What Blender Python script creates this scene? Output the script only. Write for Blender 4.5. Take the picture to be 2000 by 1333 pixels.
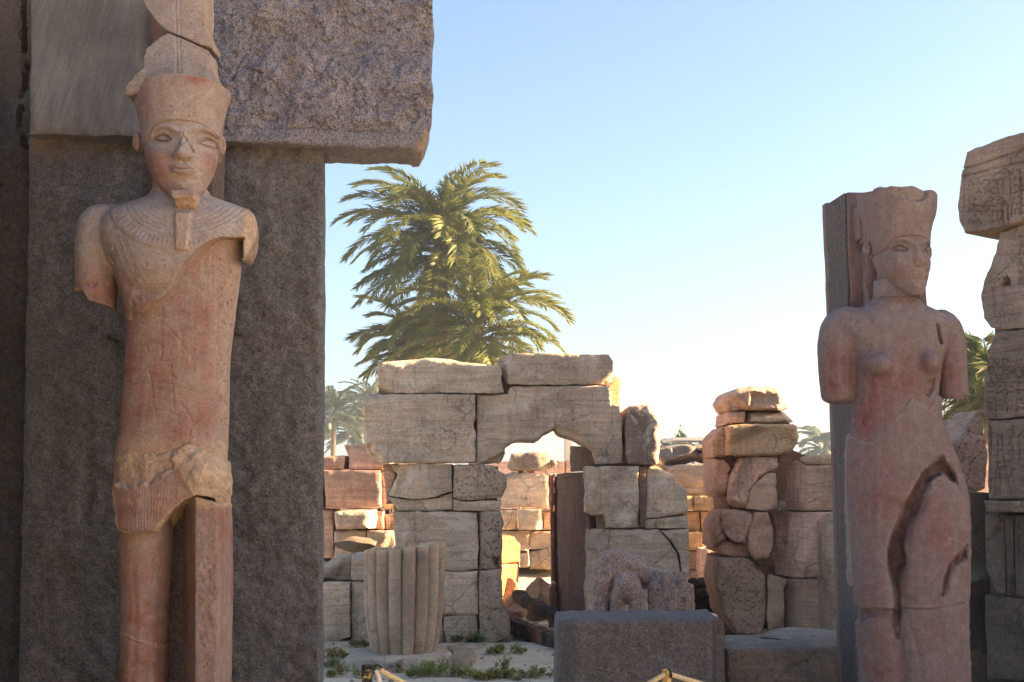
import bpy, bmesh, math, random
import numpy as np
from mathutils import Vector, Matrix
from mathutils.geometry import delaunay_2d_cdt

# ------------------------------------------------------------------ scene, camera, light
sc = bpy.context.scene
for o in list(bpy.data.objects):
    bpy.data.objects.remove(o)
COL = sc.collection
random.seed(7)
rng = np.random.default_rng(7)

FPX = 2800.0                      # focal length in pixels of the 2000 px wide photograph
CAMH = 1.65
PITCH = math.atan((930.0 - 666.5) / FPX)
cam_d = bpy.data.cameras.new('camera')
cam_d.sensor_width = 36.0
cam_d.lens = 36.0 * FPX / 2000.0
cam_d.clip_start = 0.05
cam_d.clip_end = 5000.0
cam = bpy.data.objects.new('camera', cam_d)
COL.objects.link(cam)
cam.location = (0, 0, CAMH)
cam.rotation_euler = (math.pi / 2 + PITCH, 0, 0)
sc.camera = cam

SUN_AZ = math.radians(84)         # clockwise from +Y (view direction): low sun from the right, slightly behind
SUN_EL = math.radians(24)
world = bpy.data.worlds.new('World')
sc.world = world
world.use_nodes = True
wn = world.node_tree
wn.nodes.clear()
wo = wn.nodes.new('ShaderNodeOutputWorld')
wb = wn.nodes.new('ShaderNodeBackground')
ws = wn.nodes.new('ShaderNodeTexSky')
ws.sky_type = 'NISHITA'
ws.sun_disc = False
ws.sun_elevation = SUN_EL
ws.sun_rotation = SUN_AZ
ws.altitude = 0
ws.air_density = 0.8
ws.dust_density = 2.2
ws.ozone_density = 1.6
wb.inputs['Strength'].default_value = 0.05
wn.links.new(ws.outputs[0], wb.inputs[0])
wn.links.new(wb.outputs[0], wo.inputs[0])

sun_d = bpy.data.lights.new('sun', 'SUN')
sun_d.energy = 5.0
sun_d.angle = math.radians(0.6)
sun_d.color = (1.0, 0.70, 0.42)
sun = bpy.data.objects.new('sun', sun_d)
COL.objects.link(sun)
sdir = Vector((math.sin(SUN_AZ) * math.cos(SUN_EL), math.cos(SUN_AZ) * math.cos(SUN_EL), math.sin(SUN_EL)))
sun.rotation_euler = sdir.to_track_quat('Z', 'Y').to_euler()
sun.location = sdir * 50

sc.view_settings.view_transform = 'Standard'
sc.view_settings.look = 'None'
sc.view_settings.exposure = 2.74
sc.view_settings.gamma = 1.0
sc.view_settings.use_curve_mapping = False
sc.render.engine = 'CYCLES'
sc.cycles.use_denoising = True
sc.cycles.max_bounces = 8
sc.cycles.diffuse_bounces = 4
sc.cycles.transparent_max_bounces = 8
sc.cycles.volume_bounces = 0
sc.cycles.sample_clamp_indirect = 8.0

# ------------------------------------------------------------------ pixel <-> world
CT, ST = math.cos(PITCH), math.sin(PITCH)

def P(px, py, Y):
    """point at world depth Y seen at photo pixel (px, py); works on arrays"""
    rx = (np.asarray(px, float) - 1000.0) / FPX
    ry = (666.5 - np.asarray(py, float)) / FPX
    dy = CT - ry * ST
    dz = ST + ry * CT
    t = np.asarray(Y, float) / dy
    return np.stack([rx * t, t * dy, CAMH + t * dz], -1)

def ground_Y(py):
    ry = (666.5 - py) / FPX
    return CAMH * (CT - ry * ST) / -(ST + ry * CT)

def lin(h):
    h = h.lstrip('#')
    v = [int(h[i:i + 2], 16) / 255 for i in (0, 2, 4)]
    return tuple(c / 12.92 if c <= 0.04045 else ((c + 0.055) / 1.055) ** 2.4 for c in v)

# ------------------------------------------------------------------ numpy noise
def _hash(ix, iy, iz, seed):
    h = (ix.astype(np.int64) * 374761393 + iy.astype(np.int64) * 668265263 + iz.astype(np.int64) * 2147483647 + seed * 974711) & 0xffffffff
    h = ((h ^ (h >> 13)) * 1274126177) & 0xffffffff
    h = (h ^ (h >> 16)) & 0xffffff
    return h.astype(np.float64) / 8388607.5 - 1.0

def vnoise(p, seed=0):
    p = np.asarray(p, float)
    i = np.floor(p)
    f = p - i
    f = f * f * f * (f * (f * 6 - 15) + 10)
    x, y, z = i[..., 0], i[..., 1], i[..., 2]
    fx, fy, fz = f[..., 0], f[..., 1], f[..., 2]
    r = 0
    for dx in (0, 1):
        wx = fx if dx else 1 - fx
        for dy in (0, 1):
            wy = fy if dy else 1 - fy
            for dz in (0, 1):
                wz = fz if dz else 1 - fz
                r = r + wx * wy * wz * _hash(x + dx, y + dy, z + dz, seed)
    return r

def fbm(p, freq=1.0, octv=4, seed=0, gain=0.5):
    p = np.asarray(p, float) * freq
    a, r = 1.0, 0
    for k in range(octv):
        r = r + a * vnoise(p + k * 17.3, seed + k)
        p = p * 2.03
        a *= gain
    return r

# ------------------------------------------------------------------ 2d helpers (pixel space)
def seg_dist(px, py, line, closed=False):
    """distance of points to a polyline"""
    L = np.asarray(line, float)
    if closed:
        L = np.vstack([L, L[:1]])
    best = np.full(np.shape(px), 1e9)
    for a, b in zip(L[:-1], L[1:]):
        d = b - a
        l2 = max(d @ d, 1e-9)
        t = np.clip(((px - a[0]) * d[0] + (py - a[1]) * d[1]) / l2, 0, 1)
        best = np.minimum(best, np.hypot(px - a[0] - t * d[0], py - a[1] - t * d[1]))
    return best

def in_poly(px, py, poly):
    Q = np.asarray(poly, float)
    r = np.zeros(np.shape(px), bool)
    n = len(Q)
    for i in range(n):
        x0, y0 = Q[i]
        x1, y1 = Q[(i + 1) % n]
        if y0 == y1:
            continue
        c = (y0 > py) != (y1 > py)
        r ^= c & (px < (x1 - x0) * (py - y0) / (y1 - y0) + x0)
    return r

def poly_sd(px, py, poly):
    """signed distance, negative inside"""
    d = seg_dist(px, py, poly, True)
    return np.where(in_poly(px, py, poly), -d, d)

def sstep(a, b, x):
    t = np.clip((x - a) / (b - a), 0, 1)
    return t * t * (3 - 2 * t)

def groove(px, py, line, w, depth):
    d = seg_dist(px, py, line)
    return depth * np.exp(-(d / w) ** 2)

def recess(px, py, poly, depth, soft=3.0, jag=0.0, seed=0):
    s = poly_sd(px, py, poly)
    if jag:
        q = np.stack([px, py, px * 0], -1)
        s = s + jag * fbm(q, 1 / 14.0, 3, seed)
    return depth * (1 - sstep(-soft, soft, s))

def smooth_line(pts, n=8):
    """catmull rom through points"""
    Q = np.asarray(pts, float)
    Q = np.vstack([2 * Q[0] - Q[1], Q, 2 * Q[-1] - Q[-2]])
    out = []
    for i in range(1, len(Q) - 2):
        for k in range(n):
            t = k / n
            a, b, c, d = Q[i - 1], Q[i], Q[i + 1], Q[i + 2]
            out.append(0.5 * (2 * b + (c - a) * t + (2 * a - 5 * b + 4 * c - d) * t * t + (3 * b - a - 3 * c + d) * t ** 3))
    out.append(Q[-2])
    return np.array(out)

# ------------------------------------------------------------------ object helpers
def mesh_from(name, verts, faces, smooth=True):
    me = bpy.data.meshes.new(name)
    if isinstance(faces, np.ndarray):
        nv, nf, k = len(verts), len(faces), faces.shape[1]
        me.vertices.add(nv)
        me.vertices.foreach_set('co', np.ascontiguousarray(verts, np.float32).ravel())
        me.loops.add(nf * k)
        me.loops.foreach_set('vertex_index', np.ascontiguousarray(faces, np.int32).ravel())
        me.polygons.add(nf)
        me.polygons.foreach_set('loop_start', np.arange(0, nf * k, k, dtype=np.int32))
        me.update(calc_edges=True)
        me.validate()
    else:
        me.from_pydata([tuple(v) for v in verts], [], faces)
        me.update()
    if smooth:
        me.shade_smooth()
    return me

def attr(me, name, vals):
    a = me.attributes.new(name, 'FLOAT', 'POINT')
    a.data.foreach_set('value', np.ascontiguousarray(vals, np.float32))

def tag(o, label=None, cat=None, group=None, kind=None):
    if label: o['label'] = label
    if cat: o['category'] = cat
    if group: o['group'] = group
    if kind: o['kind'] = kind
    return o

def thing(name, loc, label, cat, group=None, kind=None):
    o = bpy.data.objects.new(name, None)
    o.empty_display_size = 0.2
    o.location = tuple(float(c) for c in loc)
    COL.objects.link(o)
    return tag(o, label, cat, group, kind)

def link(name, me, mat, parent=None, color=None):
    """mesh given in world coordinates; a child keeps its place relative to its parent's base point"""
    o = bpy.data.objects.new(name, me)
    COL.objects.link(o)
    if mat is not None:
        me.materials.append(mat)
    if parent is not None:
        o.parent = parent
        root = Vector((0, 0, 0))
        q = parent
        while q is not None:
            root += q.location
            q = q.parent
        me.transform(Matrix.Translation(-root))
    else:
        n = len(me.vertices)
        co = np.empty(n * 3, np.float32)
        me.vertices.foreach_get('co', co)
        co = co.reshape(-1, 3)
        b = Vector((float((co[:, 0].min() + co[:, 0].max()) / 2), float((co[:, 1].min() + co[:, 1].max()) / 2), float(co[:, 2].min())))
        me.transform(Matrix.Translation(-b))
        o.location = b
    if color is not None:
        o.color = (*color, 1)
    return o
# ------------------------------------------------------------------ materials
class NT:
    def __init__(s, name):
        s.mat = bpy.data.materials.new(name)
        s.mat.use_nodes = True
        s.t = s.mat.node_tree
        s.t.nodes.clear()
        s.out = s.n('OutputMaterial')
    def n(s, typ, **kw):
        nd = s.t.nodes.new('ShaderNode' + typ)
        for k, v in kw.items():
            setattr(nd, k, v)
        return nd
    def set(s, sock, v):
        if v is None:
            return
        if isinstance(v, bpy.types.NodeSocket):
            s.t.links.new(v, sock)
        else:
            if isinstance(v, tuple) and len(v) == 3 and sock.type == 'RGBA':
                v = (*v, 1)
            sock.default_value = v
    def pos(s):
        return s.n('NewGeometry').outputs['Position']
    def vscale(s, v, sx, sy, sz):
        m = s.n('VectorMath', operation='MULTIPLY')
        s.set(m.inputs[0], v)
        m.inputs[1].default_value = (sx, sy, sz)
        return m.outputs[0]
    def vadd(s, a, b):
        m = s.n('VectorMath', operation='ADD')
        s.set(m.inputs[0], a); s.set(m.inputs[1], b)
        return m.outputs[0]
    def noise(s, v, scale, detail=4, rough=0.55, dist=0.0, color=False):
        q = s.n('TexNoise')
        s.set(q.inputs['Vector'], v)
        q.inputs['Scale'].default_value = scale
        q.inputs['Detail'].default_value = detail
        q.inputs['Roughness'].default_value = rough
        q.inputs['Distortion'].default_value = dist
        return q.outputs['Color' if color else 'Fac']
    def voro(s, v, scale, feature='F1', out='Distance', rand=1.0):
        q = s.n('TexVoronoi', feature=feature)
        s.set(q.inputs['Vector'], v)
        q.inputs['Scale'].default_value = scale
        q.inputs['Randomness'].default_value = rand
        return q.outputs[out]
    def map(s, x, a, b, c=0.0, d=1.0, smooth=False):
        q = s.n('MapRange')
        if smooth: q.interpolation_type = 'SMOOTHSTEP'
        s.set(q.inputs[0], x)
        for i, v in enumerate((a, b, c, d)):
            q.inputs[i + 1].default_value = v
        return q.outputs[0]
    def math(s, op, a, b=None, c=None):
        q = s.n('Math', operation=op)
        s.set(q.inputs[0], a)
        if b is not None: s.set(q.inputs[1], b)
        if c is not None: s.set(q.inputs[2], c)
        return q.outputs[0]
    def mix(s, fac, a, b, blend='MIX'):
        q = s.n('Mix', data_type='RGBA', blend_type=blend)
        s.set(q.inputs[0], fac); s.set(q.inputs[6], a); s.set(q.inputs[7], b)
        return q.outputs[2]
    def ramp(s, x, stops, interp='LINEAR'):
        q = s.n('ValToRGB')
        q.color_ramp.interpolation = interp
        e = q.color_ramp.elements
        while len(e) < len(stops): e.new(0.5)
        for el, (p, c) in zip(e, stops):
            el.position = p
            el.color = (*c, 1) if len(c) == 3 else c
        s.set(q.inputs[0], x)
        return q.outputs[0]
    def attr(s, name):
        return s.n('Attribute', attribute_name=name).outputs['Fac']
    def objcol(s):
        return s.n('ObjectInfo').outputs['Color']
    def rand(s):
        return s.n('ObjectInfo').outputs['Random']
    def bump(s, h, strength=0.5, dist=0.02, normal=None):
        q = s.n('Bump')
        q.inputs['Strength'].default_value = strength
        q.inputs['Distance'].default_value = dist
        s.set(q.inputs['Height'], h)
        if normal is not None: s.set(q.inputs['Normal'], normal)
        return q.outputs[0]
    def gray(s, v):
        q = s.n('CombineColor')
        for i in range(3): s.set(q.inputs[i], v)
        return q.outputs[0]
    def finish(s, color, rough=0.9, normal=None, spec=0.25, metal=0.0):
        b = s.n('BsdfPrincipled')
        s.set(b.inputs['Base Color'], color)
        s.set(b.inputs['Roughness'], rough)
        s.set(b.inputs['Specular IOR Level'], spec)
        s.set(b.inputs['Metallic'], metal)
        if normal is not None: s.set(b.inputs['Normal'], normal)
        s.t.links.new(b.outputs[0], s.out.inputs[0])
        return s.mat

def mat_sandstone(name, grain=60.0, strata=1.0, bump=0.5, dist=0.012, contrast=1.0, pits=0.0, whitewash=0.0, cracks=0.6):
    """weathered block stone: hue from the object's colour, stains, strata and grain in world space"""
    m = NT(name)
    p = m.pos()
    r = m.rand()
    off = m.n('CombineXYZ')
    m.set(off.inputs[0], m.math('MULTIPLY', r, 37.0)); m.set(off.inputs[2], m.math('MULTIPLY', r, 11.0))
    q = m.vadd(p, off.outputs[0])
    big = m.noise(q, 1.7, 5, 0.6, 0.6)
    mid = m.noise(q, 6.5, 8, 0.68, 0.3)
    st = m.noise(m.vscale(q, 1.2, 1.2, 9.0), 2.2, 6, 0.65, 0.8)
    bed = m.noise(m.vscale(q, 1.0, 1.0, 30.0), 1.5, 4, 0.6, 0.5)
    drip = m.noise(m.vscale(q, 9.0, 9.0, 0.9), 1.6, 4, 0.6, 0.4)
    fine = m.noise(p, grain, 6, 0.75)
    c = m.objcol()
    mul = lambda c_, f_: m.mix(1.0, c_, m.gray(f_), 'MULTIPLY')
    c = mul(c, m.map(big, 0.3, 0.7, 1 - 0.30 * contrast, 1 + 0.26 * contrast))
    c = mul(c, m.map(st, 0.3, 0.7, 1 - 0.22 * strata, 1 + 0.18 * strata))
    c = mul(c, m.map(bed, 0.3, 0.7, 1 - 0.14 * strata, 1 + 0.12 * strata))
    c = mul(c, m.map(mid, 0.25, 0.75, 1 - 0.22 * contrast, 1 + 0.20 * contrast))
    c = mul(c, m.map(fine, 0.25, 0.75, 1 - 0.38 * contrast, 1 + 0.36 * contrast))
    c = m.mix(m.map(mid, 0.52, 0.75, 0, 0.45 * contrast), c, m.mix(1.0, c, lin('#d8976a'), 'MULTIPLY'))
    c = m.mix(m.map(drip, 0.55, 0.78, 0, 0.55 * contrast), c, m.mix(1.0, c, lin('#8f8a86'), 'MULTIPLY'))
    if whitewash:
        pl = m.math('MULTIPLY', m.map(m.noise(q, 4.2, 8, 0.75, 0.8), 0.52, 0.62), m.map(m.noise(q, 1.1, 2), 0.40, 0.56))
        c = m.mix(m.math('MULTIPLY', pl, whitewash), c, lin('#d9cfbd'))
    c = m.mix(m.attr('fresh'), c, m.mix(m.map(mid, 0.3, 0.7, 0.25, 0.85), c, lin('#cdb795')))
    # hairline cracks and small holes
    w = m.vadd(q, m.vscale(m.noise(q, 3, 4, color=True), .35, .35, .35))
    ck = m.math('MULTIPLY', m.map(m.voro(w, 1.9, 'DISTANCE_TO_EDGE'), 0.0, 0.018, 1, 0), m.map(m.noise(q, 1.4, 2), 0.5, 0.58, 0, cracks))
    hole = m.math('MULTIPLY', m.map(m.voro(m.vadd(p, m.vscale(m.noise(p, 9, 3, color=True), .06, .06, .06)), 26.0 if pits else 17.0), 0.10 if not pits else .18, 0.20 if not pits else 0.34, 1, 0, True), m.map(m.noise(q, 3.0, 3), 0.46, 0.60, 0.0 if not pits else .5, 1.0))
    c = m.mix(m.math('MULTIPLY', ck, .75), c, m.mix(1.0, c, (.25, .22, .2), 'MULTIPLY'))
    c = m.mix(m.math('MULTIPLY', hole, .5), c, m.mix(1.0, c, (.4, .36, .33), 'MULTIPLY'))
    h = m.math('ADD', m.math('MULTIPLY', fine, 0.45), m.math('MULTIPLY', mid, 1.0))
    h = m.math('ADD', h, m.math('MULTIPLY', m.math('ADD', st, bed), 0.4 * strata))
    h = m.math('SUBTRACT', h, m.math('MULTIPLY', hole, 0.45 + pits))
    h = m.math('SUBTRACT', h, m.math('MULTIPLY', ck, 0.8))
    return m.finish(c, m.map(big, 0.3, 0.7, 0.82, 0.97), m.bump(h, bump, dist), 0.18)

def mat_granite(name, cols, scale=90.0, bump=0.5, dist=0.01, lump=14.0, stain=0.5):
    """crystalline stone: voronoi crystals of several colours"""
    m = NT(name)
    p = m.pos()
    w = m.vadd(p, m.vscale(m.noise(p, 40, 2, color=True), .012, .012, .012))
    cr = m.voro(w, scale, out='Color')
    sep = m.n('SeparateColor'); m.set(sep.inputs[0], cr)
    n = len(cols)
    c = m.ramp(sep.outputs[0], [(i / n, k) for i, k in enumerate(cols)], 'CONSTANT')
    fine = m.noise(p, scale * 1.6, 3, 0.6)
    c = m.mix(1.0, c, m.gray(m.map(fine, 0.3, 0.7, 0.75, 1.25)), 'MULTIPLY')
    big = m.noise(p, 1.3, 5, 0.6, 0.5)
    mid = m.noise(p, lump, 6, 0.62)
    c = m.mix(1.0, c, m.gray(m.map(big, 0.3, 0.7, 1 - 0.3 * stain, 1 + 0.25 * stain)), 'MULTIPLY')
    c = m.mix(1.0, c, m.gray(m.map(mid, 0.3, 0.7, 1 - 0.35 * stain, 1 + 0.35 * stain)), 'MULTIPLY')
    stk = m.noise(m.vscale(p, 6.0, 6.0, 0.5), 1.6, 6, 0.68, 0.5)
    c = m.mix(1.0, c, m.gray(m.map(stk, 0.3, 0.7, 1 - 0.30 * stain, 1 + 0.30 * stain)), 'MULTIPLY')
    dust = m.math('MULTIPLY', m.map(m.noise(p, 2.4, 7, 0.7, 0.8), 0.52, 0.66), m.map(mid, 0.4, 0.62))
    c = m.mix(m.math('MULTIPLY', dust, 0.45), c, m.mix(0.5, c, lin('#a3968a')))
    c = m.mix(m.attr('fresh'), c, m.mix(0.6, c, lin('#a58a68')))
    tint = m.objcol()
    c = m.mix(1.0, c, tint, 'MULTIPLY')
    h = m.math('ADD', m.math('MULTIPLY', fine, 0.25), mid)
    h = m.math('ADD', h, m.math('MULTIPLY', m.noise(p, lump * 3.1, 4, 0.7), 0.5))
    return m.finish(c, 0.8, m.bump(h, bump, dist), 0.3)

def mat_statue(name, base, red, grey, fresh, dark, k=1.0):
    """worn quartzite with red staining, dust, scratches and rough broken faces (per-vertex masks)"""
    m = NT(name)
    p = m.pos()
    big = m.noise(p, 3.1, 6, 0.65, 0.7)
    blot = m.noise(m.vadd(p, (3.1, 1.7, 5.2)), 7.5, 8, 0.72, 0.6)
    mid = m.noise(p, 19, 7, 0.7, 0.4)
    streak = m.noise(m.vscale(p, 16, 16, 1.2), 1.5, 6, 0.68, 0.3)
    scr = m.noise(m.vscale(m.vadd(p, m.vscale(m.noise(p, 3, 2, color=True), .1, .1, .1)), 60, 60, 7), 1.4, 3, 0.6)
    fine = m.noise(p, 95, 6, 0.78)
    mul = lambda c_, f_: m.mix(1.0, c_, m.gray(f_), 'MULTIPLY')
    c = m.mix(m.map(big, 0.38, 0.64), base, m.mix(0.65, base, grey))
    st = m.math('MULTIPLY', m.math('ADD', m.attr('stain'), 0.12), m.map(m.math('ADD', blot, big), 0.82, 1.16, 0.05, 1.0))
    c = m.mix(st, c, red)
    c = m.mix(m.map(streak, 0.50, 0.72, 0, 0.65), c, grey)
    c = m.mix(m.map(streak, 0.46, 0.28, 0, 0.55), c, m.mix(0.7, base, red))
    c = m.mix(m.attr('grey'), c, m.mix(m.map(blot, 0.35, 0.62, 0.25, 1.0), c, grey))
    c = m.mix(m.attr('fresh'), c, m.mix(m.map(mid, 0.25, 0.75), m.mix(0.5, fresh, base), fresh))
    pale = m.math('MULTIPLY', m.map(blot, 0.58, 0.70), m.map(mid, 0.45, 0.65))
    c = m.mix(m.math('MULTIPLY', pale, 0.5), c, m.mix(0.5, grey, (.55, .5, .45)))
    c = m.mix(m.math('MULTIPLY', m.map(scr, 0.66, 0.74), 0.35), c, m.mix(0.4, grey, (.6, .54, .48)))
    c = m.mix(m.attr('dark'), c, m.mix(m.map(mid, 0.35, 0.7, 0.0, 0.45), dark, base))
    c = mul(c, m.map(fine, 0.26, 0.74, 0.62, 1.36))
    c = mul(c, m.map(mid, 0.28, 0.72, 0.78, 1.20))
    pit = m.math('MULTIPLY', m.map(m.voro(p, 30.0), 0.08, 0.17, 1, 0), m.map(m.noise(p, 5, 3), 0.48, 0.60))
    c = m.mix(m.math('MULTIPLY', pit, .6), c, m.mix(1.0, c, (.35, .3, .28), 'MULTIPLY'))
    rough_amt = m.math('ADD', 0.5, m.math('MULTIPLY', m.attr('fresh'), 1.6))
    h = m.math('ADD', m.math('MULTIPLY', fine, 0.5), m.math('MULTIPLY', mid, rough_amt))
    h = m.math('SUBTRACT', h, m.math('MULTIPLY', pit, 0.8))
    return m.finish(c, m.map(big, 0.3, 0.7, 0.72, 0.9), m.bump(h, 0.6 * k, 0.011), 0.25)

def mat_ground():
    m = NT('sand_ground')
    p = m.pos()
    big = m.noise(p, 0.55, 5, 0.6, 0.6)
    mid = m.noise(p, 4.5, 6, 0.65)
    fine = m.noise(p, 90, 4, 0.7)
    c = m.ramp(big, [(0.3, lin('#b5a78f')), (0.5, lin('#c4b79e')), (0.7, lin('#d0c5ae'))])
    c = m.mix(m.map(mid, 0.5, 0.72, 0, 0.55), c, lin('#8d7c64'))
    c = m.mix(1.0, c, m.gray(m.map(fine, 0.3, 0.7, 0.78, 1.2)), 'MULTIPLY')
    h = m.math('ADD', m.math('MULTIPLY', fine, 0.25), mid)
    return m.finish(c, 0.95, m.bump(h, 0.7, 0.03), 0.1)

def mat_plain(name, col, rough=0.8, var=0.2, scale=8.0, bump=0.2, spec=0.3, metal=0.0, dist=0.01):
    m = NT(name)
    p = m.pos()
    n1 = m.noise(p, scale, 5, 0.65)
    c = m.mix(1.0, col, m.gray(m.map(n1, 0.3, 0.7, 1 - var, 1 + var)), 'MULTIPLY')
    return m.finish(c, rough, m.bump(n1, bump, dist), spec, metal)

def mat_leaf(name, c0, c1, trans=0.35):
    m = NT(name)
    p = m.pos()
    f = m.math('ADD', m.math('MULTIPLY', m.noise(p, 1.3, 3), 0.7), m.math('MULTIPLY', m.rand(), 0.45))
    c = m.mix(m.map(f, 0.3, 0.85), c0, c1)
    c = m.mix(m.attr('dry'), c, lin('#a5813f'))
    b = m.n('BsdfPrincipled')
    m.set(b.inputs['Base Color'], c)
    b.inputs['Roughness'].default_value = 0.5
    b.inputs['Specular IOR Level'].default_value = 0.35
    t = m.n('BsdfTranslucent')
    m.set(t.inputs[0], c)
    x = m.n('MixShader')
    x.inputs[0].default_value = trans
    m.t.links.new(b.outputs[0], x.inputs[1]); m.t.links.new(t.outputs[0], x.inputs[2])
    m.t.links.new(x.outputs[0], m.out.inputs[0])
    return m.mat

M_sand = mat_sandstone('sandstone', 45, 1.0, 0.75, 0.026, 1.0)
M_sandw = mat_sandstone('sandstone_limewashed', 45, 0.9, 0.75, 0.024, 1.0, whitewash=0.8)
M_pock = mat_sandstone('sandstone_pitted', 40, 0.2, 0.9, 0.03, 0.9, pits=1.2)
M_rough = mat_sandstone('sandstone_rough', 34, 0.5, 0.9, 0.035, 1.1)
M_gran = mat_granite('pink_granite', [lin('#6f6a6b'), lin('#887d7a'), lin('#5c5d62'), lin('#938782'), lin('#7f7a79'), lin('#8b807c'), lin('#505257')], 185, 0.8, 0.02, 9)
M_dark = mat_granite('dark_granite', [lin('#66625e'), lin('#5c5855'), lin('#6d6964'), lin('#524f4d'), lin('#625e5a')], 120, 0.75, 0.014, 34, 0.5)
M_gray = mat_granite('grey_granite', [lin('#8d8078'), lin('#6d635d'), lin('#a39387'), lin('#5a5552'), lin('#8a756c')], 210, 0.8, 0.014, 22, 0.5)
def mat_dressed():
    m = NT('dressed_granite')
    p = m.pos()
    sh = m.n('VectorRotate', rotation_type='Y_AXIS'); m.set(sh.inputs['Vector'], p); sh.inputs['Angle'].default_value = math.radians(-14)
    s1 = m.noise(m.vscale(sh.outputs[0], 22, 22, 1.4), 1.3, 6, 0.7, 0.4)
    s2 = m.noise(m.vscale(sh.outputs[0], 90, 90, 5.0), 1.2, 4, 0.7)
    big = m.noise(p, 2.2, 5, 0.6, 0.5)
    c = m.objcol()
    for n_, k in ((s1, .20), (s2, .13), (big, .30), (m.noise(p, 120, 5, .75), .30)):
        c = m.mix(1.0, c, m.gray(m.map(n_, 0.28, 0.72, 1 - k, 1 + k)), 'MULTIPLY')
    c = m.mix(m.math('MULTIPLY', m.map(s2, 0.68, 0.78), 0.5), c, lin('#b5a48e'))
    return m.finish(c, 0.75, m.bump(m.math('ADD', s1, m.math('MULTIPLY', s2, .5)), .4, .006), .25)
M_dress = mat_dressed()
M_ground = mat_ground()
# ------------------------------------------------------------------ block builder
_seed = [100]

def resample(poly, step, jag, seed):
    Q = np.asarray(poly, float)
    pts, nrm, ww = [], [], []
    n = len(Q)
    for i in range(n):
        a, b = Q[i], Q[(i + 1) % n]
        L = np.hypot(*(b - a))
        k = max(1, int(round(L / step)))
        t = np.arange(k) / k
        d = (b - a) / max(L, 1e-6)
        pts.append(a + (b - a) * t[:, None])
        nrm.append(np.tile([-d[1], d[0]], (k, 1)))
        ww.append(np.sqrt(np.sin(np.pi * t)))
    pts, nrm, ww = np.vstack(pts), np.vstack(nrm), np.concatenate(ww)
    q = np.column_stack([pts, np.full(len(pts), seed * 3.7)])
    e = fbm(q, 1 / 16.0, 3, seed) + 0.5 * fbm(q, 1 / 60.0, 2, seed)
    return pts + nrm * (e * jag * (0.35 + 0.65 * ww))[:, None]

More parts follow.
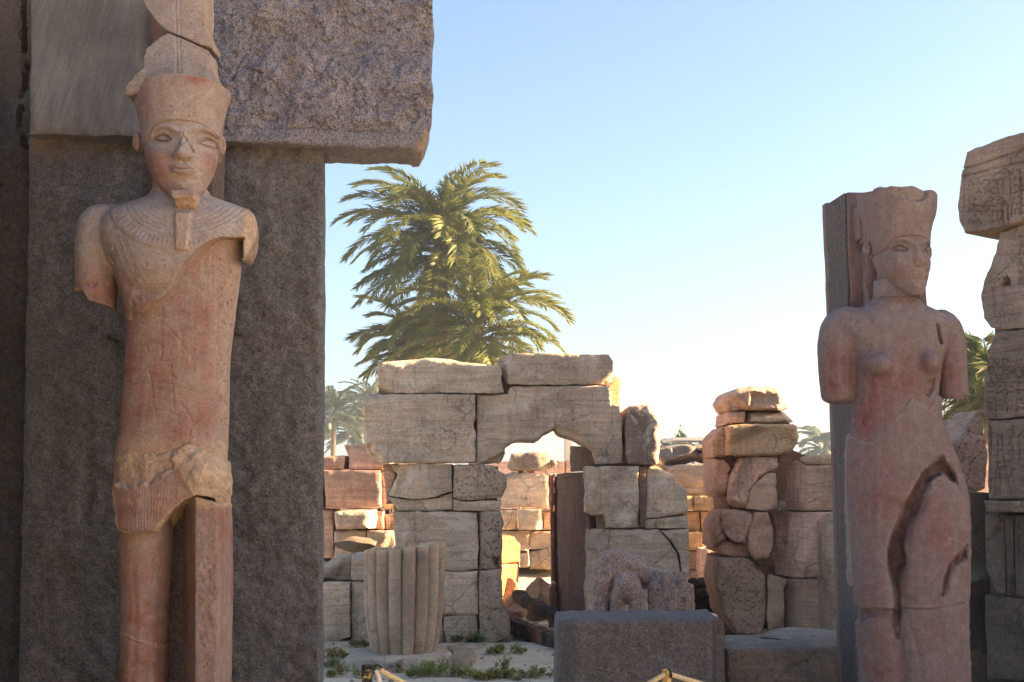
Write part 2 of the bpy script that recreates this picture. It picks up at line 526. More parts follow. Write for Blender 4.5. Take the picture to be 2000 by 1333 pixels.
def stone(parent, outline, Y, th, mat=None, color=(0.3, 0.22, 0.15), name='stone_block', step=5.0, amp=0.008, jag=1.3,
          edge=0.012, edge_px=4.0, relief=None, fresh=None, yfun=None, axis=(0.0, 1.0, 0.0), freq=3.5, side_amp=None, rows=3, taper=0.0, facet=None):
    """a block: front outline in photo pixels on the plane Y (or yfun(px,py)), extruded th metres along axis"""
    _seed[0] += 1
    sd = _seed[0]
    mat = mat or M_sand
    O = resample(outline, step, jag, sd)
    x0, y0 = O.min(0)
    x1, y1 = O.max(0)
    gx, gy = np.meshgrid(np.arange(x0, x1, step), np.arange(y0, y1, step))
    gx = gx.ravel() + rng.uniform(-.3, .3, gx.size) * step
    gy = gy.ravel() + rng.uniform(-.3, .3, gy.size) * step
    s = poly_sd(gx, gy, O)
    keep = s < -0.5 * step
    pts = np.vstack([O, np.stack([gx[keep], gy[keep]], 1)])
    m = len(O)
    co2, ed, fa, ov, oe, of = delaunay_2d_cdt([Vector(p) for p in pts], [], [list(range(m))], 1, 1e-4)
    co = np.array([[c[0], c[1]] for c in co2])
    back = [-1] * m
    for i, lst in enumerate(ov):
        for q in lst:
            if q < m: back[q] = i
    px, py = co[:, 0], co[:, 1]
    Yb = yfun(px, py) if yfun else np.full(len(px), float(Y))
    W = P(px, py, Yb)
    d = seg_dist(px, py, O, True)
    d[[b for b in back if b >= 0]] = 0
    ax = np.asarray(axis, float)
    ax = ax / np.linalg.norm(ax)
    scale_m = np.mean(Yb) / FPX
    off = edge * (1 - np.clip(d / edge_px, 0, 1)) ** 2
    off = off * (1 + 0.8 * fbm(W, 5.0, 2, sd))
    nz = fbm(W + sd * 1.37, freq, 5, sd)
    off = off + amp * nz * sstep(0, edge_px * 1.5, d + edge_px * .4)
    fr = np.zeros(len(px))
    # chipped corners and arrises: random planes that cut into the block from its outline
    nfac = (5 if mat is M_rough else 2) if facet is None else facet
    rf = np.random.default_rng(sd)
    size = min(x1 - x0, y1 - y0)
    for _ in range(nfac):
        b_ = O[rf.integers(len(O))]
        dv = np.array([(x0 + x1) / 2, (y0 + y1) / 2]) - b_ + rf.normal(size=2) * size * .35
        dv /= np.linalg.norm(dv) + 1e-6
        wd = min(size * rf.uniform(.05, .16 if mat is not M_rough else .30), 6 if mat is not M_rough else 10)
        lat = np.abs((px - b_[0]) * -dv[1] + (py - b_[1]) * dv[0])
        e = wd - ((px - b_[0]) * dv[0] + (py - b_[1]) * dv[1]) - lat * rf.uniform(.1, .5)
        e = np.clip(e, 0, 2 * wd)
        off = off + e * scale_m * rf.uniform(.5, 1.2)
        fr = np.maximum(fr, .35 * sstep(0, 2, e))
    if relief is not None:
        r = relief(px, py)
        if isinstance(r, tuple):
            r, f2 = r
            fr = np.maximum(fr, f2)
        off = off + r
    if fresh is not None:
        fr = np.maximum(fr, fresh(px, py))
    V = [W + ax * off[:, None]]
    # outward direction of the outline in the plane
    ring = [b for b in back if b >= 0]
    base = V[0][ring]
    nr = len(ring)
    cen = base.mean(0)
    sa = amp * 1.3 if side_amp is None else side_amp
    for k in range(1, rows + 1):
        t = k / rows
        R = base * 1.0
        R = R + ax * (th * t)
        if taper:
            R = cen + ax * (th * t) + (R - cen - ax * (th * t)) * (1 - taper * t)
        dn = fbm(R + sd, 4.0, 4, sd)[:, None]
        dirv = R - cen
        dirv = dirv - (dirv @ ax)[:, None] * ax
        dirv = dirv / (np.linalg.norm(dirv, axis=1)[:, None] + 1e-6)
        V.append(R + dirv * dn * sa)
    nf = len(co)
    faces = []
    # orientation: front must look toward -axis
    FA = np.array([f[:3] for f in fa])
    n3 = np.cross(V[0][FA[:, 1]] - V[0][FA[:, 0]], V[0][FA[:, 2]] - V[0][FA[:, 0]]) @ ax
    FA[n3 > 0] = FA[n3 > 0][:, ::-1]
    faces = [tuple(f) for f in FA.tolist()]
    area = sum(base[i][0] * base[(i + 1) % nr][2] - base[(i + 1) % nr][0] * base[i][2] for i in range(nr))
    ids = [ring] + [[nf + k * nr + i for i in range(nr)] for k in range(rows)]
    for k in range(rows):
        A, B = ids[k], ids[k + 1]
        for i in range(nr):
            j = (i + 1) % nr
            q = (A[i], A[j], B[j], B[i])
            faces.append(q if area < 0 else q[::-1])
    bk = ids[-1]
    faces.append(tuple(bk) if area < 0 else tuple(bk[::-1]))
    Vall = np.vstack(V)
    me = mesh_from(name, Vall, faces, smooth=True)
    frs = np.concatenate([fr] + [fr[ring] * 0.6] * rows)
    attr(me, 'fresh', frs)
    try:
        me.set_sharp_from_angle(angle=math.radians(50))
    except Exception:
        pass
    return link(name, me, mat, parent, color)

def rock(parent, c, size, mat, color, name='boulder', seed=1, rotz=0.0, cuts=7, amp=0.08, res=3, label=None, cat=None, group=None, sink=0.08):
    """angular boulder: icosphere flattened by random planes, then roughened"""
    r = np.random.default_rng(seed)
    bm = bmesh.new()
    bmesh.ops.create_icosphere(bm, subdivisions=res + 1, radius=1.0)
    v = np.array([x.co[:] for x in bm.verts])
    faces = [[y.index for y in f.verts] for f in bm.faces]
    bm.free()
    for _ in range(cuts):
        n = r.normal(size=3); n /= np.linalg.norm(n)
        dlim = r.uniform(0.45, 0.8)
        t = v @ n
        v = v - np.outer(np.maximum(t - dlim, 0), n)
    v = v * (1 + amp * fbm(v + seed, 1.6, 4, seed))[:, None]
    v = v * np.asarray(size) * 0.62
    a = rotz
    R = np.array([[math.cos(a), -math.sin(a), 0], [math.sin(a), math.cos(a), 0], [0, 0, 1]])
    v = v @ R.T
    v[:, 2] -= v[:, 2].min() + sink * size[2]
    v = v + np.asarray(c)
    me = mesh_from(name, v, faces)
    attr(me, 'fresh', np.zeros(len(v)))
    me.set_sharp_from_angle(angle=math.radians(38))
    o = link(name, me, mat, parent, color)
    return tag(o, label, cat, group)

# stone colours (albedo)
SA = lin('#c9b69d'); SB = lin('#bfab94'); SC = lin('#cfba9f'); SD = lin('#b09d88')
PINK = lin('#cba68d'); PINK2 = lin('#d4b29b'); GOLD = lin('#c9a878'); GREY = lin('#8f8375'); BROWN = lin('#8a6e58')

# ------------------------------------------------------------------ ground
def spaced(lo, hi, step, far, grow=1.35):
    a = list(np.arange(lo, hi, step))
    s, x = step, a[-1]
    up = []
    while x < far:
        s *= grow; x += s; up.append(min(x, far))
    s, x = step, a[0]
    dn = []
    while x > -far:
        s *= grow; x -= s; dn.append(max(x, -far))
    return np.array(dn[::-1] + a + up)

def gheight(x, y):
    p = np.stack([x, y, x * 0], -1)
    near = np.exp(-(np.hypot(x, y - 14) / 60.0) ** 2)
    h = (0.035 * fbm(p, 0.45, 3, 5) + 0.018 * fbm(p, 2.3, 4, 9)) * (0.2 + near)
    flat = np.exp(-(((x + 0.95) / 1.5) ** 4 + ((y - 12.8) / 1.3) ** 4))
    h = h * (1 - flat) - 0.012 * flat
    h = h + 0.3 * np.exp(-((x - 0.3) / 2.2) ** 2 - ((y - 24.0) / 3.5) ** 2)
    return h

xs = spaced(-6.0, 6.5, 0.06, 640.0)
ys = spaced(4.0, 27.0, 0.07, 640.0)
GX, GY = np.meshgrid(xs, ys, indexing='ij')
GZ = gheight(GX, GY)
gv = np.stack([GX, GY, GZ], -1).reshape(-1, 3)
nx_, ny_ = GX.shape
ii = np.arange(nx_ * ny_).reshape(nx_, ny_)
gf = np.stack([ii[:-1, :-1], ii[1:, :-1], ii[1:, 1:], ii[:-1, 1:]], -1).reshape(-1, 4)
g = link('ground', mesh_from('ground', gv, gf), M_ground)
tag(g, 'pale sandy ground of the temple court', 'ground', kind='structure')

def on_ground(px, py):
    q = P(px, py, ground_Y(py))
    return np.array([q[0], q[1], float(gheight(q[0:1], q[1:2])[0])])

# ------------------------------------------------------------------ granite gate, left
GATE_Y = 7.2
gate = thing('granite_gate', P(345, 1500, GATE_Y + .3) * (1, 1, 0), 'tall dark granite gate jamb with a speckled lintel block reaching over the sky', 'gate')
def jamb_relief(px, py):
    p = np.stack([px, py, px * 0], -1)
    r = 0.018 * fbm(p, 1 / 120., 3, 3) + 0.008 * fbm(p, 1 / 28., 4, 4) + 0.006 * fbm(p, 1 / 10., 3, 5) + 0.006 * np.abs(fbm(p * (1, 2.2, 1), 1 / 34., 4, 6))
    top = (1 - sstep(268, 330, py + 18 * fbm(p, 1 / 40., 3, 8)))
    return r + 0.03 * top * fbm(p, 1 / 22., 3, 11), 0.35 * top
stone(gate, [(57, 266), (120, 262), (180, 272), (262, 270), (300, 276), (430, 276), (560, 282), (632, 289), (631, 600), (629, 900), (627, 1333), (625, 1900), (26, 1900), (34, 1333), (46, 800), (52, 500)], GATE_Y, 0.24,
      M_dark, (.98, 1.02, 1.08), 'jamb_block', step=7, amp=0.004, jag=1.2, edge=0.02, edge_px=7, relief=jamb_relief, axis=(-0.09, 1, 0), facet=0)
def lint_relief(px, py):
    p = np.stack([px, py, px * 0], -1)
    lay = fbm(p + 300, 1 / 75., 4, 21)
    r = 0.02 * fbm(p, 1 / 90., 3, 13) + 0.034 * (np.round(lay * 2.4) + .25 * lay) / 2.4 + 0.008 * fbm(p, 1 / 12., 3, 15)
    r = r * sstep(272, 225, py + 6 * lay)
    for ln in ([(443, 165), (475, 130), (505, 140), (540, 165), (575, 210), (590, 225)], [(520, 128), (512, 145), (505, 140)], [(452, 160), (470, 118), (480, 105)], [(600, 230), (625, 246), (650, 235), (680, 212)],
               [(455, 247), (560, 250), (840, 262)], [(560, 60), (600, 100), (615, 125), (650, 118), (680, 140)], [(715, 62), (735, 56), (755, 63)]):
        r = r + groove(px, py, ln, 1.8, 0.012)
    ch = recess(px, py, [(822, 300), (806, 292), (835, 250), (870, 225), (870, 330)], 0.10, 6, 3)
    return r + ch, np.clip(ch / 0.08, 0, 1)
stone(gate, [(400, -60), (846, -60), (845, 20), (848, 70), (845, 110), (843, 140), (847, 190), (843, 245), (826, 285), (812, 289), (760, 289), (700, 289), (632, 285), (500, 279), (400, 271)], 7.10, 0.38,
      M_gran, (1.10, 1.17, 1.28), 'lintel_block', step=3, amp=0.003, jag=2.2, edge=0.012, edge_px=5, relief=lint_relief, side_amp=.006, axis=(-0.10, 1, 0), facet=0)
def lintL(px, py):
    p = np.stack([px * 3, py * .4, px * 0], -1)
    return 0.004 * fbm(p, 1 / 40., 4, 31)
stone(gate, [(61, -60), (272, -60), (272, 140), (275, 262), (262, 266), (225, 262), (180, 266), (150, 263), (110, 261), (57, 262)], 7.06, 0.36,
      M_dress, lin('#6d6964'), 'lintel_block', step=7, amp=0.0015, jag=1.0, edge=0.008, edge_px=3, relief=lintL, side_amp=.004, facet=0)
stone(gate, [(270, -60), (410, -60), (412, 150), (412, 276), (270, 270)], 7.3, 0.2, M_dress, lin('#8a6a60'), 'lintel_block', step=12, amp=0.004)
for (bx, by, w, h) in ((217, 659, 12, 5), (458, 646, 9, 5)):
    b = [(bx - w, by - h), (bx + w - 3, by - h - 1), (bx + w, by), (bx + w - 2, by + h), (bx - w + 4, by + h)]
    stone(gate, b, GATE_Y - 0.10, 0.14, M_dark, (.55, .55, .55), 'peg', step=4, amp=0.004)

# side wall running toward the camera, left of the gate
cw = P(30, 600, GATE_Y + .1)
sw = thing('side_wall', (cw[0] - .4, 5.5, 0), 'shadowed dark granite wall with a long vertical crack beside the gate jamb', 'wall')
def crack_rel(px, py):
    p = np.stack([px, py, px * 0], -1)
    r = 0.02 * fbm(p, 1 / 50., 4, 41) + 0.008 * fbm(p, 1 / 10., 3, 42)
    ln = [(46, -60), (44, 0), (46, 40), (43, 55), (42, 78), (49, 120), (45, 150), (40, 185), (42, 225), (38, 240), (44, 270), (56, 297)]
    return r + groove(px, py, ln, 2.0, 0.10) + groove(px, py, [(42, 50), (43, 66)], 3, .05) + groove(px, py, [(40, 205), (39, 228)], 3, .05)
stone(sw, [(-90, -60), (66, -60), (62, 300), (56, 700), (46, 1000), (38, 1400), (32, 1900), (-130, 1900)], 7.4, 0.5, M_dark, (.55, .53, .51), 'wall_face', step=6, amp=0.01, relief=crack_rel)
# the wall's return toward the viewer (outside the frame) keeps the gate's foot in deep shade
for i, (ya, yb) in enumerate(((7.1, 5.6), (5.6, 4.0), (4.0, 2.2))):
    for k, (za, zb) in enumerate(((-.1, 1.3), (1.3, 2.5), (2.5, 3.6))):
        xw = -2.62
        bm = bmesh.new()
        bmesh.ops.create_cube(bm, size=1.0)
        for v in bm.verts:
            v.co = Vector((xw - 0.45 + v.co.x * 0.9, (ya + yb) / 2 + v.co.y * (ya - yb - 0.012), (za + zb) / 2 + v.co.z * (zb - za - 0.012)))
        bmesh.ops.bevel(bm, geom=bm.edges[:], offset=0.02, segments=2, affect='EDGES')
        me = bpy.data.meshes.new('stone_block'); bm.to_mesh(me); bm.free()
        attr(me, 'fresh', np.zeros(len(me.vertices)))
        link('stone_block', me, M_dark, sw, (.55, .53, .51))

# ------------------------------------------------------------------ sandstone doorway
DY = 14.4
door = thing('stone_doorway', P(1010, 1250, DY + .3) * (1, 1, 0), 'ruined sandstone doorway of stacked blocks with a broken lintel', 'doorway')
def rel_lines(lines, w=1.4, d=0.012, base=None):
    def f(px, py):
        r = base(px, py) if base else np.zeros_like(px)
        for ln in lines:
            r = r + groove(px, py, ln, w, d)
        return r
    return f
def top_slope(line, depth, soft=2.0):
    """everything above the line falls away backwards (a broken upper arris)"""
    L = np.asarray(line, float)
    def f(px, py):
        t = np.interp(px, L[:, 0], L[:, 1])
        e = np.clip(t - py, 0, None)
        return e / 10.0 * depth, sstep(0, 3, e)
    return f
def combo(*fs):
    def f(px, py):
        r = np.zeros_like(px); fr = np.zeros_like(px)
        for g_ in fs:
            q = g_(px, py)
            if isinstance(q, tuple):
                r = r + q[0]; fr = np.maximum(fr, q[1])
            else:
                r = r + q
        return r, fr
    return f
def chip(poly, depth, soft=3.0, jag=3.0, seed=1, f=0.9):
    def g_(px, py):
        r = recess(px, py, poly, depth, soft, jag, seed)
        return r, f * np.clip(r / max(depth, 1e-6), 0, 1) * (depth > 0)
    return g_
def glyphs(x0, x1, y0, y1, cw, ch, seed, depth=0.008):
    """rows of small carved signs"""
    r = random.Random(seed)
    L = []
    y = y0
    while y + ch <= y1:
        x = x0
        while x + cw <= x1:
            t = r.randrange(6)
            a, b, c, d = x + cw * .15, x + cw * .85, y + ch * .15, y + ch * .85
            mx, my = (a + b) / 2, (c + d) / 2
            if t == 0: L.append([(a, my), (b, my)])
            elif t == 1: L.append([(a, d), (a, c), (b, c), (b, d)])
            elif t == 2: L.append([(a, d), (mx, c), (b, d)])
            elif t == 3: L.append([(mx, c), (mx, d)]); L.append([(a, c), (b, c)])
            elif t == 4: L.append([(a, c), (b, c), (b, d), (a, d), (a, c)])
            else: L.append([(a, c), (mx, my), (a, d)]); L.append([(mx, my), (b, my)])
            x += cw
        y += ch
    def f(px, py):
        q = np.full(np.shape(px), 1e9)
        m = (px > x0 - 4) & (px < x1 + 4) & (py > y0 - 4) & (py < y1 + 4)
        if m.any():
            for ln in L:
                q[m] = np.minimum(q[m], seg_dist(px[m], py[m], ln))
        return 1.8 * depth * np.exp(-(q / 1.4) ** 2)
    return f

TH = 0.75
def right_slope(x0, k=.009):
    """broken face turned toward the right beyond x0"""
    def f(px, py):
        e = np.clip(px - x0 + 3.0 * np.sin(py / 7.0), 0, None)
        return e * k, .5 * sstep(0, 3, e)
    return f
stone(door, [(737, 708), (752, 706), (790, 703), (830, 699), (868, 700), (900, 707), (975, 714), (981, 728), (979, 742), (984, 766), (960, 768), (880, 767), (800, 768), (737, 767)], DY, TH, M_sandw, SA,
      relief=combo(top_slope([(737, 708), (753, 709), (790, 718), (815, 712), (835, 704), (868, 708), (900, 711), (980, 717)], 0.06), chip([(738, 768), (740, 757), (752, 765), (757, 770)], .05), chip([(820, 770), (845, 758), (862, 770)], .04),
                   rel_lines([[(790, 715), (800, 740), (792, 768)], [(835, 710), (850, 745), (858, 765)], [(752, 708), (753, 766)]], 2.5, .01)))
stone(door, [(970, 700), (985, 693), (1020, 690), (1100, 691), (1188, 693), (1197, 706), (1197, 748), (1188, 751), (1100, 752), (998, 751), (986, 745), (974, 722)], DY + .02, TH, M_sandw, SB,
      relief=combo(chip([(968, 690), (998, 690), (985, 710), (990, 730), (986, 750), (968, 750)], .12, 5, 3, 3, .4), rel_lines([[(1000, 700), (1060, 712), (1130, 730), (1197, 742)], [(1040, 698), (1100, 712)]], 1.5, .006)))
stone(door, [(982, 750), (1000, 752), (1000, 768), (985, 768)], DY + .25, .4, M_sand, SD, step=5)
stone(door, [(709, 776), (720, 770), (928, 771), (929, 812), (925, 830), (929, 850), (928, 902), (900, 904), (830, 905), (726, 904), (713, 880), (711, 830)], DY - .03, TH, M_sandw, SA,
      relief=combo(chip([(709, 872), (722, 870), (742, 892), (745, 908), (709, 908)], .10, 4, 3, 5, .3), glyphs(735, 925, 822, 900, 13, 14, 5, .006), rel_lines([[(715, 824), (770, 822), (850, 824), (922, 822)], [(890, 846), (900, 855), (915, 852), (924, 838)], [(835, 853), (880, 842)]], 1.5, .014)), step=2.6)
stone(door, [(931, 771), (992, 770), (996, 756), (1010, 754), (1188, 754), (1193, 762), (1195, 789), (1214, 791), (1215, 850), (1215, 904), (1165, 907), (1160, 882), (1142, 868), (1118, 856), (1096, 850), (1084, 836), (1064, 846), (1046, 862), (1003, 864), (985, 874), (985, 886), (974, 904), (931, 906)], DY, TH, M_sandw, SB,
      relief=combo(chip([(1050, 868), (1086, 834), (1130, 845), (1165, 880), (1165, 910), (1120, 900)], .05, 5, 3, 9, .5), chip([(945, 908), (960, 895), (985, 886), (985, 910)], .06, 3, 2, 6, .3),
                   glyphs(1000, 1080, 812, 842, 11, 13, 8, .006),
                   rel_lines([[(935, 782), (1060, 784), (1195, 785)], [(1000, 822), (1100, 826), (1150, 812)], [(1196, 790), (1197, 900)], [(1077, 782), (1090, 800), (1086, 835)], [(940, 780), (942, 855)], [(945, 858), (985, 861)]], 1.4, .013)), step=2.6)
stone(door, [(1222, 800), (1230, 793), (1258, 791), (1275, 791), (1285, 800), (1293, 835), (1291, 880), (1287, 905), (1270, 908), (1228, 907), (1222, 895)], DY - .02, TH, M_sandw, lin('#998577'), edge=.05, edge_px=6,
      relief=combo(right_slope(1282, .012), rel_lines([[(1253, 792), (1256, 850), (1258, 908)], [(1260, 792), (1261, 850), (1262, 908)]], 2.0, .008)))
stone(door, [(1190, 792), (1190, 750), (1197, 738), (1205, 735), (1212, 745), (1210, 770), (1211, 792)], DY + .55, .5, M_sand, lin('#a8704e'), step=5, yfun=lambda px, py: DY + .5 + (px - 1195) * .016)  # stone reddened to paint orange sunlight onto this block
stone(door, [(1214, 870), (1222, 872), (1224, 905), (1216, 906)], DY + .15, .3, M_sand, SD, step=4)
# left pier
stone(door, [(748, 908), (770, 906), (772, 930), (764, 950), (766, 985), (754, 985)], DY + .14, .5, M_sand, PINK, step=5)
stone(door, [(762, 908), (820, 906), (882, 907), (883, 960), (850, 971), (800, 975), (757, 968), (768, 940), (775, 928), (766, 918)], DY, TH, M_sandw, SB, relief=chip([(757, 905), (775, 905), (790, 915), (772, 930), (765, 960), (755, 975)], .06, 5, 4, 2, .2))
stone(door, [(757, 971), (800, 978), (852, 974), (882, 964), (883, 996), (840, 998), (778, 997)], DY + .05, TH, M_sand, SA, relief=rel_lines([[(790, 985), (830, 984), (880, 990)]], 1.5, .01))
stone(door, [(885, 908), (935, 907), (962, 909), (980, 924), (990, 930), (985, 955), (978, 974), (940, 976), (905, 977), (885, 971)], DY + .01, TH, M_pock, SB, relief=rel_lines([[(886, 950), (905, 950), (930, 948)], [(933, 908), (935, 976)]], 1.6, .012))
stone(door, [(885, 975), (905, 980), (938, 978), (978, 978), (976, 997), (940, 998), (885, 997)], DY + .02, TH, M_sand, SA)
stone(door, [(772, 1000), (850, 1000), (932, 1001), (934, 1060), (933, 1111), (905, 1115), (870, 1115), (776, 1110), (770, 1050)], DY, TH, M_sandw, SA,
      relief=rel_lines([[(790, 1043), (830, 1035), (850, 1028), (880, 1030), (905, 1025), (932, 1040)], [(772, 1058), (840, 1062), (875, 1070), (932, 1062)], [(870, 1092), (900, 1080), (932, 1078)], [(775, 1038), (840, 1040)]], 1.6, .014))
stone(door, [(936, 1000), (958, 998), (975, 999), (983, 1028), (980, 1040), (979, 1108), (960, 1112), (936, 1112)], DY + .03, TH, M_pock, SD, relief=combo(chip([(964, 1090), (972, 1090), (972, 1104), (966, 1106)], .1, 1.5, .3, 2, 0), rel_lines([[(936, 1038), (960, 1040), (980, 1038)], [(936, 1008), (950, 1030), (965, 1040)]], 2.0, .02)))
stone(door, [(866, 1118), (933, 1116), (934, 1200), (900, 1203), (866, 1202)], DY + .01, TH, M_sand, SA)
stone(door, [(866, 1205), (905, 1203), (930, 1203), (934, 1243), (900, 1256), (862, 1258)], DY + .01, TH, M_sand, SB)
stone(door, [(936, 1115), (979, 1112), (980, 1190), (994, 1208), (997, 1235), (990, 1248), (960, 1258), (936, 1256)], DY - .05, TH, M_pock, SD, relief=rel_lines([[(936, 1196), (960, 1190), (980, 1192)]], 2.2, .02))
# low course left of the pier
stone(door, [(560, 1142), (620, 1139), (682, 1138), (683, 1245), (648, 1256), (560, 1256)], DY, TH, M_sand, SA, step=8)
stone(door, [(685, 1138), (800, 1136), (864, 1136), (864, 1256), (686, 1256)], DY, TH, M_sand, SB, step=8)
stone(door, [(560, 1115), (628, 1108), (645, 1092), (682, 1087), (684, 1134), (660, 1136), (640, 1130), (560, 1130)], DY + .08, TH, M_sand, SD, relief=top_slope([(560, 1125), (640, 1112), (684, 1097)], .08))
stone(door, [(685, 1086), (740, 1083), (800, 1078), (866, 1075), (866, 1134), (686, 1134)], DY + .06, TH, M_sand, SC, relief=combo(top_slope([(685, 1096), (866, 1085)], .06), rel_lines([[(690, 1110), (715, 1100), (735, 1108)]], 1.5, .012)))
# right pier
stone(door, [(1146, 912), (1200, 911), (1248, 911), (1248, 1000), (1249, 1031), (1185, 1032), (1180, 1005), (1160, 1008), (1146, 1002)], DY, TH, M_sandw, SB,
      relief=combo(chip([(1140, 905), (1165, 912), (1172, 950), (1182, 990), (1178, 1010), (1140, 1010)], .07, 7, 5, 4, .15), rel_lines([[(1185, 1012), (1215, 1005), (1248, 995)], [(1180, 1020), (1215, 1018), (1248, 1014)], [(1198, 912), (1199, 1000)], [(1222, 988), (1248, 965)]], 1.5, .014)))
stone(door, [(1249, 912), (1262, 912), (1262, 1031), (1249, 1031)], DY + .05, .4, M_sand, lin('#8b7466'), step=6)
stone(door, [(1263, 911), (1285, 911), (1312, 926), (1327, 948), (1343, 956), (1344, 985), (1344, 1002), (1310, 1008), (1290, 1011), (1263, 1012)], DY, TH, M_sandw, SA, edge=.03, relief=rel_lines([[(1281, 912), (1282, 1010)], [(1322, 950), (1330, 958), (1343, 957)]], 1.5, .01))
stone(door, [(1263, 1015), (1290, 1013), (1344, 1006), (1346, 1031), (1310, 1033), (1263, 1033)], DY + .01, TH, M_sand, SA)
stone(door, [(1150, 1036), (1200, 1035), (1286, 1035), (1310, 1062), (1322, 1080), (1329, 1118), (1334, 1260), (1150, 1262), (1145, 1150), (1148, 1070)], DY, TH, M_sandw, SB,
      relief=combo(chip([(1140, 1030), (1178, 1030), (1180, 1060), (1160, 1070), (1168, 1110), (1165, 1200), (1140, 1200)], .06, 7, 5, 14, .1), rel_lines([[(1180, 1070), (1250, 1072), (1310, 1070)], [(1280, 1040), (1281, 1200)]], 1.4, .008)))
stone(door, [(1289, 1036), (1346, 1034), (1346, 1110), (1342, 1160), (1340, 1262), (1337, 1262), (1332, 1118), (1325, 1078), (1312, 1059)], DY, TH, M_sandw, SA)
# granite door lining standing askew inside the opening
def lining(px, py):
    return 14.75 + (1150 - px) * 0.022
stone(door, [(1086, 926), (1100, 924), (1148, 922), (1150, 1262), (1092, 1262), (1088, 1100)], 15, .35, M_rough, lin('#6b5a52'), 'door_lining', yfun=lining, axis=(.8, .6, 0), amp=.008, step=5, facet=0,
      relief=rel_lines([[(1105, 975), (1110, 1035)], [(1088, 1026), (1150, 1028)], [(1090, 1112), (1150, 1108)]], 1.6, .015))
stone(door, [(1076, 932), (1083, 926), (1082, 1040), (1084, 1138), (1077, 1140)], 16.35, .3, M_sand, lin('#9c6f60'), 'door_lining', step=5, amp=.006, facet=0)
stone(door, [(1072, 1150), (1080, 1140), (1086, 1142), (1087, 1262), (1073, 1262)], 16.0, .3, M_sand, lin('#a07a6a'), 'door_lining', step=5, amp=.006, facet=0)
stone(door, [(1117, 872), (1166, 872), (1166, 921), (1118, 921)], 15.0, .5, M_rough, lin('#75665c'), yfun=lambda px, py: 14.6 + (1166 - px) * .016, step=5, facet=0)

for cpoly in ([(765, 912), (972, 912), (970, 1250), (780, 1250)], [(1168, 885), (1280, 885), (1335, 965), (1335, 1250), (1165, 1250)], [(748, 722), (1185, 715), (1185, 828), (975, 850), (925, 898), (725, 896), (725, 790), (748, 780)]):
    stone(door, cpoly, DY + .22, .45, M_rough, lin('#a08d76'), 'rubble_core', step=16, facet=0)

stone(door, [(1079, 932), (1102, 930), (1102, 1262), (1079, 1262)], 16.75, .3, M_rough, lin('#3f342f'), 'door_lining', step=8, facet=0)  # dark filler slab added to darken the gap beside the lining

# ------------------------------------------------------------------ rear wall, left of the doorway
RL = 17.2
wl = thing('rear_wall', P(690, 1150, RL + .3) * (1, 1, 0), 'ruined rear wall of warm pink sandstone blocks between the granite gate and doorway', 'wall')
for poly, yo, c, kw in (
    ([(575, 892), (674, 890), (671, 917), (575, 920)], 0, PINK, {}),
    ([(672, 870), (735, 866), (760, 866), (760, 917), (682, 918), (681, 893)], .05, PINK2, {}),
    ([(633, 921), (700, 919), (741, 919), (742, 990), (700, 993), (636, 992)], -.05, PINK, {}),
    ([(560, 922), (629, 921), (630, 994), (560, 994)], .02, PINK2, {}),
    ([(744, 922), (800, 922), (800, 996), (745, 994)], .25, SA, {}),
    ([(560, 997), (650, 997), (651, 1090), (560, 1092)], .05, PINK2, {}),
    ([(652, 1001), (680, 997), (728, 997), (734, 1012), (729, 1033), (655, 1035)], -.28, SC, dict(edge=.04, edge_px=5, relief=combo(right_slope(716, .010), top_slope([(650, 1003), (734, 1003)], .1)))),
    ([(653, 1038), (714, 1037), (714, 1095), (653, 1095)], 0, SC, {}),
    ([(717, 1037), (769, 1036), (769, 1095), (717, 1095)], -.04, SC, {}),
    ([(731, 1000), (749, 998), (749, 1034), (735, 1034)], .02, PINK2, {}),
    ([(752, 1006), (800, 999), (800, 1034), (752, 1034)], .1, SC, {}),
    ([(560, 1096), (800, 1098), (800, 1225), (560, 1225)], .1, SB, dict(step=14))):
    stone(wl, poly, RL + yo, .8, M_sand, c, **kw)
rock(None, P(695, 1081, 16.4) , (.50, .4, .19), M_rough, lin('#8a7b68'), 'fallen_block', 5, .2, label='dark angular broken block lying on the low wall behind the fluted stump', cat='stone block', cuts=9)
rock(None, P(690, 1089, 15.0), (.11, .1, .05), M_sand, SC, 'stone_chip', 6, .2, label='small pale stone chip on the low wall by the fluted stump', cat='stone')

# ------------------------------------------------------------------ wall far behind the doorway opening
FW = 21.5
wf = thing('far_wall', P(1030, 1120, FW + .3) * (1, 1, 0), 'far courtyard wall of dressed blocks seen through the doorway opening', 'wall')
for poly, yo, c, mt in (
    ([(972, 932), (1000, 922), (1040, 924), (1070, 925), (1072, 992), (1030, 991), (972, 990)], 0, SA, M_sandw),
    ([(1074, 925), (1110, 924), (1110, 992), (1076, 992)], .05, SD, M_sand),
    ([(960, 997), (1010, 997), (1011, 1035), (960, 1036)], -.1, SC, M_rough),
    ([(1013, 996), (1057, 995), (1059, 1034), (1014, 1036)], -.25, SC, M_rough),
    ([(1061, 1000), (1110, 998), (1110, 1035), (1062, 1035)], .05, PINK2, M_sand),
    ([(950, 1039), (1034, 1038), (1034, 1074), (950, 1074)], -.05, SD, M_sand),
    ([(1036, 1038), (1110, 1038), (1110, 1072), (1036, 1073)], -.03, SD, M_sand),
    ([(940, 1077), (1014, 1078), (1014, 1108), (940, 1108)], 0, SD, M_sand),
    ([(1016, 1080), (1031, 1080), (1031, 1110), (1016, 1110)], -.02, SB, M_sand),
    ([(1034, 1078), (1070, 1071), (1110, 1074), (1110, 1114), (1035, 1114)], -.06, SD, M_rough)):
    stone(wf, poly, FW + yo, .8, mt, c, step=5)
